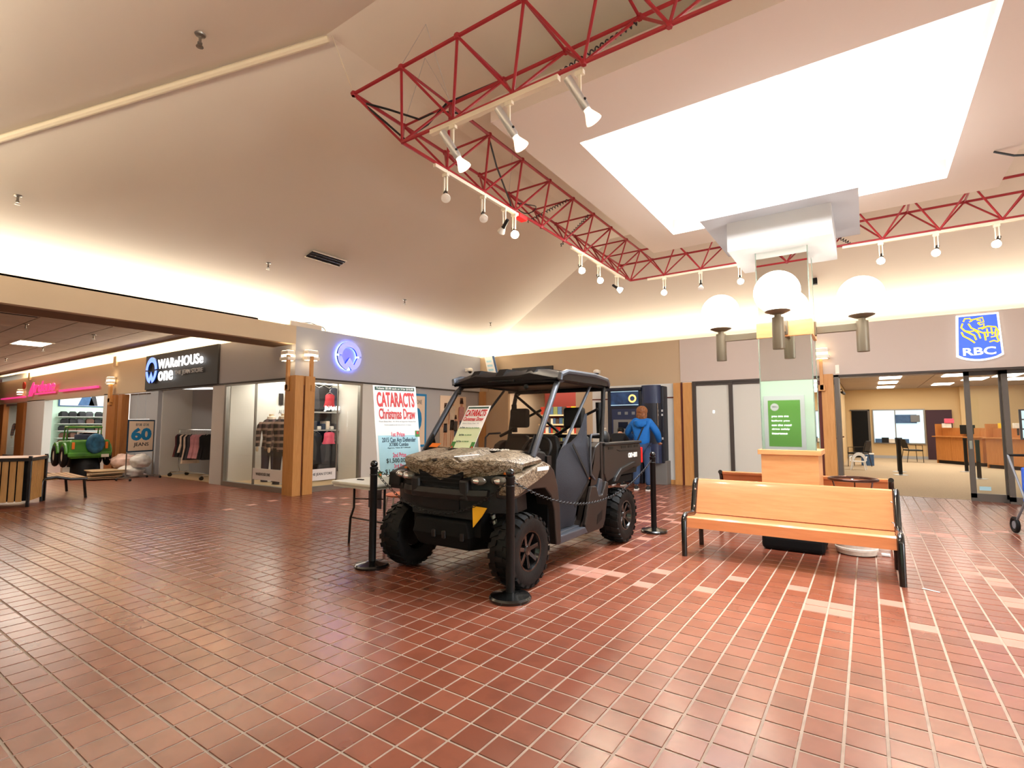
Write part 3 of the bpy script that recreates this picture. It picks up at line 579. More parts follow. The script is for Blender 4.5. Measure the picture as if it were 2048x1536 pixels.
cable('black cable hanging in a curve at the right under the ceiling tray', [(1.28, 7.5, 4.39), (1.42, 7.42, 4.27), (1.7, 7.35, 4.17), (2.0, 7.3, 4.15), (2.25, 7.3, 4.2)], .012)
tag(part('power_plug', G().box(-3.7, -3.6, 5.42, 5.6, 4.09, 4.15), 'red_plug', bev=.01), 'bright red cable plug under the left run of the truss', 'plug')
# light tracks below the bottom tubes
def track(label, b): tag(part('light_track', G().box(*b), 'track_white', bev=.004), label, 'track', )
track('cream lighting track under the near run of the red truss', (-3.25, -1.88, TY0-.025, TY0+.025, ZT-.06, ZT-.015))
track('white lighting track under the front half of the left truss run', (TX0-.02, TX0+.02, 3.85, 5.6, ZT-.055, ZT-.015))
track('white lighting track under the far half of the left truss run', (TX0-.02, TX0+.02, 6.9, 9.0, ZT-.055, ZT-.015))
track('white lighting track along the far truss run left of the column', (-3.3, -1.2, TY1-.02, TY1+.02, ZT-.055, ZT-.015))
track('white lighting track along the far truss run right of the column', (-.2, 2.1, TY1-.02, TY1+.02, ZT-.055, ZT-.015))
def spot(x, y, kind, label, direc=(.3, .3, -1), yaw=0, lit=True):
    t = thing('track_spotlight', label, 'spotlight', (x, y, ZT-.055), 0, 'spotlights on the red truss')
    part('adapter', G().box(-.035, .035, -.018, .018, -.035, 0), 'track_white', t)
    d = Vector(direc).normalized(); up = d.orthogonal()
    if kind == 'can':     # slim canister with a reflector bulb at its end
        part('arm', G().bar((.0, 0, -.03), (.0, 0, -.26), .022, .012), 'track_white', t)
        c = Vector((.0, 0, -.22))+d*-.02
        q = d.to_track_quat('Z', 'Y').to_matrix().to_4x4(); q.translation = c
        b = part('canister', G().lathe([(.0, -.16), (.033, -.16), (.035, .1), (.026, .12)], n=14).tf(q), 'steel', t, sm=True)
        part('knob', G().ell((.04, 0, -.24), .014, .014, .014, 8, 5), 'black', t, sm=True)
        part('bulb', G().lathe([(.026, .11), (.03, .14), (.062, .21), (.064, .225), (.0, .228)], n=18).tf(q), 'bulb_dim', t, sm=True)
    else:
        part('arm', G().bar((.02, 0, -.03), (.02, 0, -.2), .012, .02).bar((-.02, 0, -.03), (-.02, 0, -.2), .012, .02), 'track_white', t)
        c = Vector((0, 0, -.23)); q = d.to_track_quat('Z', 'Y').to_matrix().to_4x4(); q.translation = c
        part('lamp_holder', G().lathe([(.0, -.10), (.022, -.10), (.024, 0), (.03, .02)], n=12).tf(q), 'graphite', t, sm=True)
        part('bulb', G().lathe([(.024, .01), (.036, .045), (.052, .085), (.05, .097), (.0, .103)], n=18).tf(q), 'bulb_lit' if lit else 'bulb_glass', t, sm=True)
    if lit:
        l = bpy.data.lights.new('spot_lamp', 'SPOT'); l.energy = 70 if kind == 'can' else 28; l.color = (1, .84, .62); l.spot_size = math.radians(64); l.spot_blend = .8; l.shadow_soft_size = .06
        lo = bpy.data.objects.new('spot_lamp', l); C.objects.link(lo); lo.parent = t; lo.location = c+d*.27; lo.rotation_euler = d.to_track_quat('-Z', 'Y').to_euler()
D1 = (.42, .38, -.9)
spot(-2.98, TY0, 'can', 'slim silver spotlight nearest the front corner of the red truss', D1)
spot(-2.36, TY0, 'can', 'slim silver spotlight second from the front corner of the near truss run', D1)
spot(-1.70, TY0, 'can', 'slim silver spotlight furthest right on the near truss run', D1)
spot(TX0, 4.03, 'arm', 'unlit clear reflector lamp first on the left truss run', (.35, -.35, -.6), lit=False)
spot(TX0, 4.69, 'arm', 'unlit clear reflector lamp second on the left truss run', (.35, -.35, -.6), lit=False)
spot(TX0, 5.12, 'arm', 'spotlight turned away, dark back showing, before the red plug', (-.7, .3, -.5), lit=False)
spot(TX0, 5.34, 'arm', 'bright burning spotlight beside the red plug on the left truss run', (.5, -.5, -.7))
spot(TX0, 7.22, 'arm', 'bright burning spotlight first of three at the far end of left truss run', (.5, -.5, -.7))
spot(TX0, 7.9, 'arm', 'bright burning spotlight middle of three at far end of left truss run', (.5, -.5, -.7))
spot(TX0, 8.66, 'arm', 'spotlight glowing sideways at the far left corner of the truss', (.75, .1, -.6))
spot(-2.98, TY1, 'arm', 'bright spotlight first from the left corner on the far truss run', (.1, -.7, -.7))
spot(-2.33, TY1, 'arm', 'unlit clear reflector lamp on the far truss run left of the column', (.1, -.5, -.9), lit=False)
spot(-1.68, TY1, 'arm', 'bright spotlight close left of the mirrored column on the far truss', (.2, -.7, -.7))
spot(.28, TY1, 'arm', 'bright spotlight first right of the mirrored column on the far truss', (-.1, -.7, -.7))
spot(.92, TY1, 'arm', 'bright spotlight second right of the mirrored column on the far truss', (-.2, -.7, -.7))
spot(1.56, TY1, 'arm', 'bright spotlight at the far right end of the far truss run', (-.3, -.7, -.7))
# ============================================================ COLUMN
CX, CY = -.74, 6.83
col = thing('mirrored_column', 'square mirror clad column with wooden pedestal and white stepped capital', 'column', (CX, CY, 0), wc=True)
def cbox(w0, z0, z1, w1=None):
    w1 = w1 or w0; return G().loft([[(CX-w0, CY-w0, z0), (CX+w0, CY-w0, z0), (CX+w0, CY+w0, z0), (CX-w0, CY+w0, z0)], [(CX-w1, CY-w1, z1), (CX+w1, CY-w1, z1), (CX+w1, CY+w1, z1), (CX-w1, CY+w1, z1)]])
part('plinth', cbox(.31, 0, .17), 'matte_black', col, bev=.05, seg=4)
ped = part('pedestal', cbox(.285, .17, 1.06), 'pedestal_wood', col, bev=.004)
part('pedestal_cap', cbox(.315, 1.06, 1.115), 'pedestal_wood', ped, bev=.004)
for (nx, ny) in ((0, -1), (1, 0), (0, 1), (-1, 0)):
    n = Vector((nx, ny, 0)); t = Vector((-ny, nx, 0)); c = Vector((CX, CY, 0)); 
    for z0, z1 in ((1.115, 2.40), (2.58, 3.42)):
        a = c+n*.262-t*.262; b = c+n*.262+t*.262; q = n*.006
        part('mirror_panel', G().loft([[tuple(a+Vector((0, 0, z0))), tuple(b+Vector((0, 0, z0))), tuple(b+q+Vector((0, 0, z0))), tuple(a+q+Vector((0, 0, z0)))], [tuple(a+Vector((0, 0, z1))), tuple(b+Vector((0, 0, z1))), tuple(b+q+Vector((0, 0, z1))), tuple(a+q+Vector((0, 0, z1)))]]), 'mirror', col)
for sx in (-1, 1):
    for sy in (-1, 1): part('mirror_corner', G().box(CX+sx*.262, CX+sx*.272, CY+sy*.262, CY+sy*.272, 1.115, 3.42), 'mirror_edge', col)
part('core', cbox(.255, 1.1, 3.5), 'capital_white', col)
part('wood_band', cbox(.285, 2.40, 2.58), 'pedestal_wood', col, bev=.004)
part('capital_block', cbox(.525, 3.42, 3.78), 'capital_white', col)
part('capital_tray', cbox(.77, 3.76, 4.10), 'capital_tray', col)
part('upper_shaft', cbox(.24, 4.10, 6.2), 'skylight_white', col)
# ring of four globe lamps on arms
for k, (dx, dy, lab) in enumerate(((-1, 0, 'left white globe lamp on a bronze arm of the mirrored column'), (0, -1, 'front white globe lamp overlapping the mirrored column face'), (1, 0, 'right white globe lamp on a bronze arm toward the bank sign'), (0, 1, 'rear white globe lamp half hidden behind the front globe'))):
    t = thing('globe_lamp', lab, 'lamp', (CX+dx*.285, CY+dy*.285, 2.49), math.atan2(dy, dx))
    part('wall_plate', G().box(0, .02, -.045, .045, -.07, .09), 'lamp_bronze', t, bev=.004)
    part('arm', G().box(.02, .44, -.025, .025, -.05, .03), 'lamp_bronze', t, bev=.004)
    part('socket_tube', G().lathe([(.058, -.29), (.06, -.285), (.06, .05), (.036, .05), (.036, .085)], (.455, 0, 0), n=20), 'lamp_bronze', t, sm=True)
    part('globe_cup', G().lathe([(.036, .08), (.07, .09), (.125, .115), (.126, .122), (.02, .13)], (.455, 0, 0), n=28), 'lamp_bronze', t, sm=True)
    part('globe', G().ell((.455, 0, .325), .228, .228, .228, 32, 20), 'globe_lit', t, sm=True)
tag(part('thermostat', G().box(-.49, -.42, WY-.05, WY-.03, 2.42, 2.6), 'sconce_white', bev=.004), 'small white box on the fascia seen past the column band', 'box')
# ============================================================ BENCHES
def bench(label, y, s):
    t = thing('bench', label, 'bench', (CX, y, 0), 0 if s > 0 else PI)
    # profile seen from the end, y towards the back
    for sx in (-.935, .935):
        pts = [(-.02, 0), (-.02, .36), (0, .405), (.05, .425), (.30, .40), (.345, .415), (.365, .46), (.445, .70), (.475, .745), (.52, .76)]
        f = part('end_frame', G().tube([(sx, -.30+p[0], p[1]) for p in pts], .028, 10), 'gloss_black', t, sm=True)
        part('rear_leg', G().tube([(sx*.985, .20, .44), (sx*.985, .30, .3), (sx*.985, .31, 0)], .026, 8), 'gloss_black', t, sm=True)
        for yy, zz in ((.1, .5), (.16, .68)):
            part('bolt', G().ell((sx-.045*(1 if sx > 0 else -1), -.245+yy+.07, zz), .011, .011, .011, 8, 5), 'chrome', t, sm=True)
    w_ = .905
    part('seat_plank', G().prism([(-.31, .30), (-.30, .40), (-.27, .415), (.0, .385), (.06, .40), (.07, .37), (.0, .35), (-.26, .375), (-.275, .30)], 'x', -w_, w_), 'bench_wood', t, sm=30)
    part('front_apron', G().box(-w_, w_, -.295, -.262, .295, .40), 'bench_wood', t, bev=.008)
    part('back_plank', G().prism([(.055, .41), (.105, .55), (.165, .72), (.19, .765), (.215, .775), (.24, .765), (.235, .74), (.2, .71), (.1, .42), (.09, .39)], 'x', -w_, w_), 'bench_wood', t, sm=30)
bench('front orange wood bench with black end frames facing the camera', 6.02, 1)
bench('rear orange wood bench behind the column, only its back edge showing', 7.64, -1)
# white bin between the benches
t = thing('litter_bin', 'round pale litter bin with dark rim between the two benches', 'bin', (-.16, 6.86, 0))
part('body', G().lathe([(.15, 0), (.185, .012), (.19, .06), (.185, .62), (.17, .63)], n=28), 'bin_white', t, sm=True)
part('base_ring', G().lathe([(.188, .05), (.2, .055), (.2, .075), (.188, .08)], n=28, cap=False), 'bin_white', t, sm=True)
part('rim', G().tube([(.225*math.cos(a*PI/16), .225*math.sin(a*PI/16), .80) for a in range(32)], .016, 8, True), 'bin_rim', t, sm=True)
for a in (.6, 2.7, 4.8): part('rim_stay', G().bar((.18*math.cos(a), .18*math.sin(a), .62), (.222*math.cos(a), .222*math.sin(a), .79), .012, .012), 'bin_rim', t)
part('rim_stud', G().ell((0, -.2, .81), .02, .02, .014, 8, 5), 'chrome', t, sm=True)
tag(part('paper_scrap', G().box(.06, .14, 6.86, 6.9, .002, .03), 'paper_slip', bev=.008), 'white scrap under the right end of the front bench', 'litter')
tag(part('paper_slip', G().prism([(.32, 5.72), (.43, 5.665), (.44, 5.68), (.335, 5.735)], 'z', .001, .004), 'paper_slip'), 'white paper slip lying on the tiles right of the bench leg', 'paper')
# ============================================================ BARRIER POSTS AND CHAINS
def stanchion(x, y, label):
    t = thing('barrier_post', label, 'post', (x, y, 0), 0, 'black chain barrier posts')
    part('base', G().lathe([(.0, 0), (.17, 0), (.172, .02), (.16, .035), (.07, .05), (.045, .06)], n=36), 'gloss_black', t, sm=True)
    part('pole', G().lathe([(.036, .05), (.036, .95), (.04, .955), (.04, .975), (.02, .98)], n=20), 'black', t, sm=True)
    part('ball', G().ell((0, 0, 1.005), .037, .037, .037, 18, 12), 'gloss_black', t, sm=True)
    part('hook', G().tube([(.036*math.cos(a), .036*math.sin(a)-.0, .90+.0*a) for a in [k*PI/6 for k in range(12)]], .006, 6, True), 'graphite', t, sm=True)
SP = {'near': (-2.43, 3.51), 'left': (-4.10, 3.52), 'far': (-2.36, 6.71), 'hid': (-4.1, 6.75)}
stanchion(*SP['near'], 'black barrier post nearest the camera, in front of the vehicle')
stanchion(*SP['left'], 'black barrier post at the left by the folding table')
stanchion(*SP['far'], 'black barrier post behind the cargo bed, left of the bench')
stanchion(*SP['hid'], 'black barrier post hidden behind the vehicle on its far side')
def chain(a, b, z0, zm, label):
    a = Vector(a+(z0,)); b = Vector(b+(z0,)); n = int((b-a).length*1.06/.034); g = G()
    P_ = lambda t: a.lerp(b, t)+Vector((0, 0, (zm-z0)*(1-(2*t-1)**2)))
    for i in range(n):
        p = P_(i/n); q = P_((i+1)/n); c = (p+q)/2; d = (q-p).normalized(); s = d.cross(Z).normalized(); u = s.cross(d)
        w_ = s if i % 2 else u; L_ = (q-p).length*.68
        pts = [c+d*(L_*math.cos(k*PI/4))+w_*(.012*math.sin(k*PI/4)) for k in range(8)]
        g.tube(pts, .0034, 4, True)
    t = thing('barrier_chain', label, 'chain', tuple((a+b)/2), 0, 'black barrier chains', wc=True)
    o = part('links', g, 'graphite', t, sm=True); o['kind'] = 'stuff'
def edge(p, q, r=.04):
    p = Vector(p+(0,)); q = Vector(q+(0,)); d = (q-p).normalized()*r; return tuple((p+d)[:2]), tuple((q-d)[:2])
chain(*edge(SP['near'], SP['far']), .93, .585, 'black chain sagging along the vehicle side from near to far post')
chain(*edge(SP['left'], SP['near']), .92, .60, 'black chain sagging across the front bumper between two posts')
chain(*edge(SP['left'], SP['hid']), .94, .58, 'black chain running back from the left post behind the vehicle')
# ============================================================ FOLDING TABLE, POSTER, CHAIR
t = thing('folding_table', 'pale grey plastic folding table left of the vehicle', 'table', (-4.78, 4.35, 0), -.05)
part('tabletop', G().box(-.38, .38, -.55, .62, .71, .75), 'table_grey', t, bev=.014)
part('table_rim', G().box(-.36, .36, -.53, .60, .685, .71), 'table_grey', t)
for yy in (-.30, .42):
    for sx in (-.28, .28):
        part('leg', G().tube([(sx, yy, .69), (sx, yy, .42), (sx*1.12, yy-.02, .3), (sx*1.16, yy-.03, 0)], .014, 8), 'graphite', t, sm=True)
    part('leg_brace', G().tube([(-.30, yy-.01, .30), (.30, yy-.01, .30)], .010, 6), 'graphite', t, sm=True)
    part('leg_bar', G().tube([(-.28, yy, .52), (.28, yy, .56)], .008, 6), 'graphite', t, sm=True)
part('diagonal_stay', G().tube([(.0, -.30, .53), (.0, .0, .69)], .008, 6), 'graphite', t, sm=True)
part('hanging_flap', G().box(-.14, .1, -.2, -.195, .42, .69), 'grey_metal', t)
tag(part('pen', G().box(-4.98, -4.88, 4.02, 4.05, .751, .762), 'black', bev=.004), 'small dark pen lying on the folding table before the poster', 'pen')
# poster board on the table: bottom edge from (-5.1,4.52) to (-4.72,4.98)
po = Vector((-5.0, 4.36, .752)); pr = Vector((.24, .66, 0)).normalized(); pu = Vector((-.25, .10, 1.13)).normalized(); PW, PH = .60, 1.19
t = thing('poster_board', 'tall white Christmas draw poster board leaning on the folding table', 'poster', tuple(po), wc=True)
pn = pr.cross(pu)
def pbox(u0, u1, v0, v1, d, m, name, th=.004):
    c = [po+pr*(a*PW)+pu*(b*PH)+pn*e for e in (d, d+th) for a, b in ((u0, v0), (u1, v0), (u1, v1), (u0, v1))]
    g = G(); g.add(c, [(0, 3, 2, 1), (4, 5, 6, 7), (0, 1, 5, 4), (1, 2, 6, 5), (2, 3, 7, 6), (3, 0, 4, 7)]); return part(name, g, m, t)
pbox(0, 1, 0, 1, -.012, 'paper_white', 'board', .012)
pbox(.05, .95, .02, .44, .001, 'paper_blue', 'blue_field', .001)
pbox(.04, .96, .945, .985, .001, 'green_band', 'green_strip', .001)
pbox(.0, .08, .0, .05, .003, 'leaf_green', 'holly_corner', .001); pbox(.9, 1, .42, .49, .003, 'leaf_green', 'holly_corner', .001)
pbox(.02, .07, .01, .035, .0045, 'orange_seat', 'berry', .001); pbox(.93, .98, .45, .48, .0045, 'red_print', 'berry', .001)
strut_ = G().bar(po+pr*.3+pu*.9-pn*.02, po+pr*.3-pn*.33+Vector((0, 0, .004)), .03, .01); part('easel_strut', strut_, 'paper_white', t)
def ptext(s, u0, u1, v0, v1, m, bold=.015, **k): text(s, po+pr*(u0*PW)+pu*(v0*PH)+pn*.0035, pr, pu, (u1-u0)*PW, (v1-v0)*PH, m, t, ext=.0012, bold=bold, **k)
ptext('Tickets: $5.00 each or 3 for $10.00', .07, .93, .952, .978, 'white_print', .01)
ptext('CATARACTS', .07, .94, .755, .925, 'red_print', .03); ptext('Christmas Draw', .10, .94, .62, .74, 'red_print', .02)
ptext('Draw Date: Dec. 10, 2015 at Superior Home Rec.', .09, .95, .582, .60, 'grey_print', 0); ptext('Tickets available at the mall and from all players', .2, .82, .548, .56, 'grey_print', 0)
ptext('1st Prize', .35, .65, .425, .475, 'pink_print'); ptext('2015 Can Am Defender', .13, .9, .365, .415, 'teal_print'); ptext('XT800 Combo', .28, .72, .32, .36, 'teal_print'); ptext('Approx. Value $17,000.00', .24, .76, .292, .31, 'teal_print', 0)
ptext('2nd Prize', .35, .65, .20, .25, 'pink_print'); ptext('$1,500.00 Cash', .2, .86, .135, .19, 'black_print', .01)
ptext('3rd Prize', .36, .66, .085, .13, 'pink_print'); ptext('$1,000.00 Cash', .16, .9, .025, .075, 'black_print', .01)
t = thing('plastic_chair', 'orange plastic chair behind the folding table and left front tyre', 'chair', (-5.36, 5.10, 0), -.5)
part('seat', G().loft([ering((0, 0, .42), .22, .21, 16), ering((0, 0, .44), .235, .225, 16), ering((0, 0, .45), .21, .2, 16)]), 'orange_seat', t, sm=True)
part('backrest', G().loft([[(-.2, .2, z), (-.1, .25, z), (.1, .25, z), (.2, .2, z), (.2, .215, z), (.1, .265, z), (-.1, .265, z), (-.2, .215, z)] for z in (.46, .6, .76, .82)]), 'orange_seat', t, sm=True)
for sx in (-1, 1):
    for sy in (-1, 1): part('leg', G().tube([(sx*.16, sy*.15, .43), (sx*.21, sy*.21, 0)], .011, 8), 'steel', t, sm=True)
# ============================================================ UTILITY VEHICLE   x: + near side, y: + rear
U = thing('utility_vehicle', 'black four wheel utility vehicle with camouflage hood and roof', 'vehicle', (-3.2, 4.875, 0))
def mir(fn):
    for s in (-1, 1): fn(s)
# wheels
def wheel(sx, y):
    cx = sx*.665; r = .32
    g = G().lathe([(.155, -.10), (.2, -.118), (.262, -.125), (.292, -.112), (.303, -.08), (.305, 0), (.303, .08), (.292, .112), (.262, .125), (.2, .118), (.155, .10)], (cx, y, r), 'x', 40, False)
    for k in range(22):
        for row, (x0, x1, off) in enumerate(((-.125, -.04, 0), (.04, .125, .5), (-.035, .035, .25))):
            a = 2*PI*(k+off)/22; da = .075 if row < 2 else .06; tilt = .05*(1 if row == 0 else -1 if row == 1 else 0)
            v = []
            for rr in (.298, .320 if row < 2 else .318):
                for xx, aa in ((x0, -da+tilt), (x1, -da-tilt), (x1, da-tilt), (x0, da+tilt)):
                    r2 = rr-(.018 if abs(xx) > .12 else 0)
                    v.append((cx+xx, y+r2*math.cos(a+aa), r+r2*math.sin(a+aa)))
            g.add(v, [(4, 5, 6, 7), (0, 1, 5, 4), (1, 2, 6, 5), (2, 3, 7, 6), (3, 0, 4, 7)])
    ty = part('tyre', g, 'tyre', U, sm=35)
    o_ = sx
    g = G().lathe([(.165, -.1*o_), (.16, .085*o_), (.172, .1*o_), (.172, .108*o_), (.158, .108*o_), (.148, .075*o_), (.135, .05*o_), (.13, -.05*o_)], (cx, y, r), 'x', 36, False)
    rim = part('rim', g, 'rim_black', ty, sm=True)
    for k in range(7):
        a = 2*PI*k/7+.2; ca, sa = math.cos(a), math.sin(a); xx = cx+o_*.065
        part('spoke', G().bar((xx, y+.03*ca, r+.03*sa), (cx+o_*.085, y+.15*ca, r+.15*sa), .036, .022, (1, 0, 0)), 'rim_black', ty, bev=.004)
    part('hub', G().lathe([(.055, .0), (.055, .06*o_), (.04, .085*o_), (.0, .088*o_)], (cx, y, r), 'x', 20), 'rim_black', ty, sm=True)
    part('brake_drum', G().lathe([(.0, -.06), (.125, -.06), (.125, .02), (.0, .03)], (cx-o_*.02, y, r), 'x', 20), 'black', ty, sm=True)
for y in (-1.065, 1.065): mir(lambda s: wheel(s, y))
# hood
def hoodgrid():
    nu, nv = 21, 11; top = []; bot = []
    for j in range(nv):
        t_ = j/(nv-1); ra = []; rb = []
        for i in range(nu):
            lx = -.70+1.4*i/(nu-1); a = abs(lx)
            yf = -1.47+.34*(a/.70)**4+.03*(a/.7); y = yf+(-.84-yf)*max(0, (t_-.22)/.78) if t_ > .22 else yf-.03*math.sin(PI*t_/.22)
            zt_ = 1.085+.065*min(1, (y+1.46)/.62)
            lip = .965-.06*max(0, 1-a/.3)+.075*(a/.7)**3
            z = lip+(zt_-lip)*math.sin(PI/2*min(1, t_/.26)) if t_ < .26 else zt_
            z += .012*max(0, 1-abs(a-.30)/.07)*min(1, t_*3)-.015*(a/.7)**4+(.026 if a < .2 else -.018 if a < .3 else .012 if a < .5 else 0)*min(1, t_*4)
            if a > .60: z -= .05 if a > .66 else .015
            ra.append((lx*(1+.07*t_), y, z)); rb.append((lx*.985*(1+.07*t_), y+.02, z-.03))
        top.append(ra); bot.append(rb)
    rings = []
    for j in range(nv): rings.append(top[j]+bot[j][::-1])
    return G().loft(rings)
hood = part('hood', hoodgrid(), 'camo', U, sm=28)
part('hood_sticker', G().quad((.12, -1.405, 1.116), (.34, -1.30, 1.138), (.37, -1.34, 1.134), (.15, -1.445, 1.11)), 'white_print', hood)
part('hood_badge', G().ell((-.06, -1.49, 1.08), .035, .012, .012, 10, 6), 'graphite', hood, sm=True)
# nose
nose = G()
for (y, z0, z1, w0, w1) in ((-1.0, .52, .98, .56, .62),): pass
rings = []
for lx, y in ((-.755, -1.16), (-.66, -1.28), (-.46, -1.38), (-.25, -1.44), (0, -1.455), (.25, -1.44), (.46, -1.38), (.62, -1.26), (.68, -1.16)):
    rings.append([(lx, y, .64), (lx, y-.02, .80), (lx, y+.03, .955), (lx*.93, y+.22, .97), (lx*.93, y+.26, .64)])
part('front_bumper', nose.loft(rings), 'dark_plastic', U, sm=30)
part('grille', G().prism([(-.27, .985), (.27, .985), (.22, .855), (-.22, .855)], 'y', -1.468, -1.38), 'matte_black', U)
for zz in (.885, .92, .955): part('grille_bar', G().box(-.24, .24, -1.478, -1.45, zz-.004, zz+.004), 'black', U)
part('bumper_bar', G().loft([[(lx, y-.055, .745), (lx, y-.075, .79), (lx, y-.055, .835), (lx, y+.03, .84), (lx, y+.03, .74)] for lx, y in ((-.5, -1.35), (-.4, -1.42), (-.2, -1.455), (.2, -1.455), (.4, -1.42), (.5, -1.35))]), 'graphite', U, sm=30)
mir(lambda s: part('bumper_horn', G().box(min(s*.24, s*.34), max(s*.24, s*.34), -1.51, -1.42, .74, .92), 'graphite', U, bev=.02))
part('lower_grille', G().box(-.22, .22, -1.462, -1.40, .655, .735), 'black', U)
part('lower_fascia', G().loft([[(-.40, -1.41, .67), (.40, -1.41, .67), (.36, -1.2, .67), (-.36, -1.2, .67)], [(-.36, -1.44, .58), (.36, -1.44, .58), (.33, -1.2, .58), (-.33, -1.2, .58)]]), 'dark_plastic', U)
part('skid_plate', G().loft([[(-.30, -1.40, .30), (.30, -1.40, .30), (.30, -.9, .25), (-.30, -.9, .25)], [(-.34, -1.47, .42), (.34, -1.47, .42), (.32, -.9, .42), (-.32, -.9, .42)], [(-.30, -1.46, .55), (.30, -1.46, .55), (.30, -.9, .6), (-.30, -.9, .6)]]), 'matte_black', U, bev=.015)
for lx in (-.09, .03, .24): part('tow_slot', G().box(lx, lx+.045, -1.485, -1.46, .39, .46), 'graphite', U, bev=.008)
part('warning_tag', G().add([(.36, -1.44, .70), (.50, -1.41, .69), (.46, -1.43, .62), (.38, -1.46, .52)], [(0, 3, 2, 1)]).add([(.36, -1.446, .70), (.50, -1.416, .69), (.46, -1.436, .62), (.38, -1.466, .52)], [(0, 1, 2, 3)]), 'yellow', U)
def lamps(s):
    for lx, y, rx in ((.42, -1.44, .085), (.585, -1.335, .095)):
        l_ = part('headlight', G().ell((s*lx, y, .915), rx, .06, .042, 16, 10), 'lamp_clear', U, sm=True)
        part('reflector', G().ell((s*lx, y-.03, .915), rx*.5, .045, .03, 12, 8), 'chrome', l_, sm=True)
    part('turn_lens', G().box(min(s*.585, s*.63), max(s*.585, s*.63), -1.26, -1.2, .965, .985), 'amber', U, bev=.005)
mir(lamps)
def fender(s):
    a, b = sorted((s*.56, s*.745)); c, d = sorted((s*.60, s*.758))
    part('fender_panel', G().prism([(-1.36, .93), (-1.05, 1.0), (-.80, 1.065), (-.68, 1.02), (-.74, .955), (-.9, .90), (-1.1, .85), (-1.28, .80), (-1.38, .80)], 'x', c, d), 'camo' if s > 0 else 'dark_plastic', U, bev=.012)
    part('wheel_arch', G().prism([(-1.36, .83), (-1.1, .88), (-.88, .93), (-.77, .99), (-.70, 1.04), (-.60, .97), (-.53, .82), (-.49, .6), (-.47, .27), (-.56, .27), (-.60, .6), (-.66, .74), (-.76, .82), (-.95, .83), (-1.15, .80), (-1.36, .77)], 'x', a, b), 'brown_plastic', U, bev=.012)
    part('fender_sticker', G().box(min(s*.759, s*.762), max(s*.759, s*.762), -.93, -.73, .985, 1.02), 'white_print', U)
mir(fender)
part('firewall', G().box(-.68, .68, -.62, -.54, .28, 1.1), 'black', U); part('inner_bay', G().box(-.40, .40, -1.36, -.6, .42, .95), 'matte_black', U)
part('cowl', G().prism([(-.90, 1.10), (-.74, 1.16), (-.62, 1.14), (-.5, 1.0), (-.5, .8), (-.62, .8), (-.9, 1.0)], 'x', -.66, .66), 'black', U, bev=.02)
def susp(s):
    part('lower_arm', G().tube([(s*.22, -1.1, .34), (s*.56, -1.07, .27)], .018, 8).tube([(s*.22, -.85, .34), (s*.56, -1.05, .27)], .018, 8), 'matte_black', U, sm=True)
    part('upper_arm', G().tube([(s*.26, -1.08, .52), (s*.55, -1.065, .42)], .015, 8), 'matte_black', U, sm=True)
    sh_ = part('shock', G().tube([(s*.50, -1.12, .36), (s*.36, -1.14, .78)], .022, 10), 'steel', U, sm=True)
    part('shock_spring', G().tube(coil((s*.49, -1.12, .40), (s*.37, -1.14, .74), .04, 8, 8), .008, 5), 'black', sh_, sm=True)
    part('axle_shaft', G().tube([(s*.1, 1.065, .34), (s*.6, 1.065, .32)], .025, 8), 'matte_black', U, sm=True)
    part('rear_arm', G().tube([(s*.3, .5, .36), (s*.52, 1.0, .3)], .022, 8), 'matte_black', U, sm=True)
mir(susp)
part('chassis', G().box(-.36, .36, -.6, 1.55, .28, .50), 'matte_black', U, bev=.02)
part('floor_pan', G().box(-.66, .66, -.55, .5, .27, .32), 'black', U)
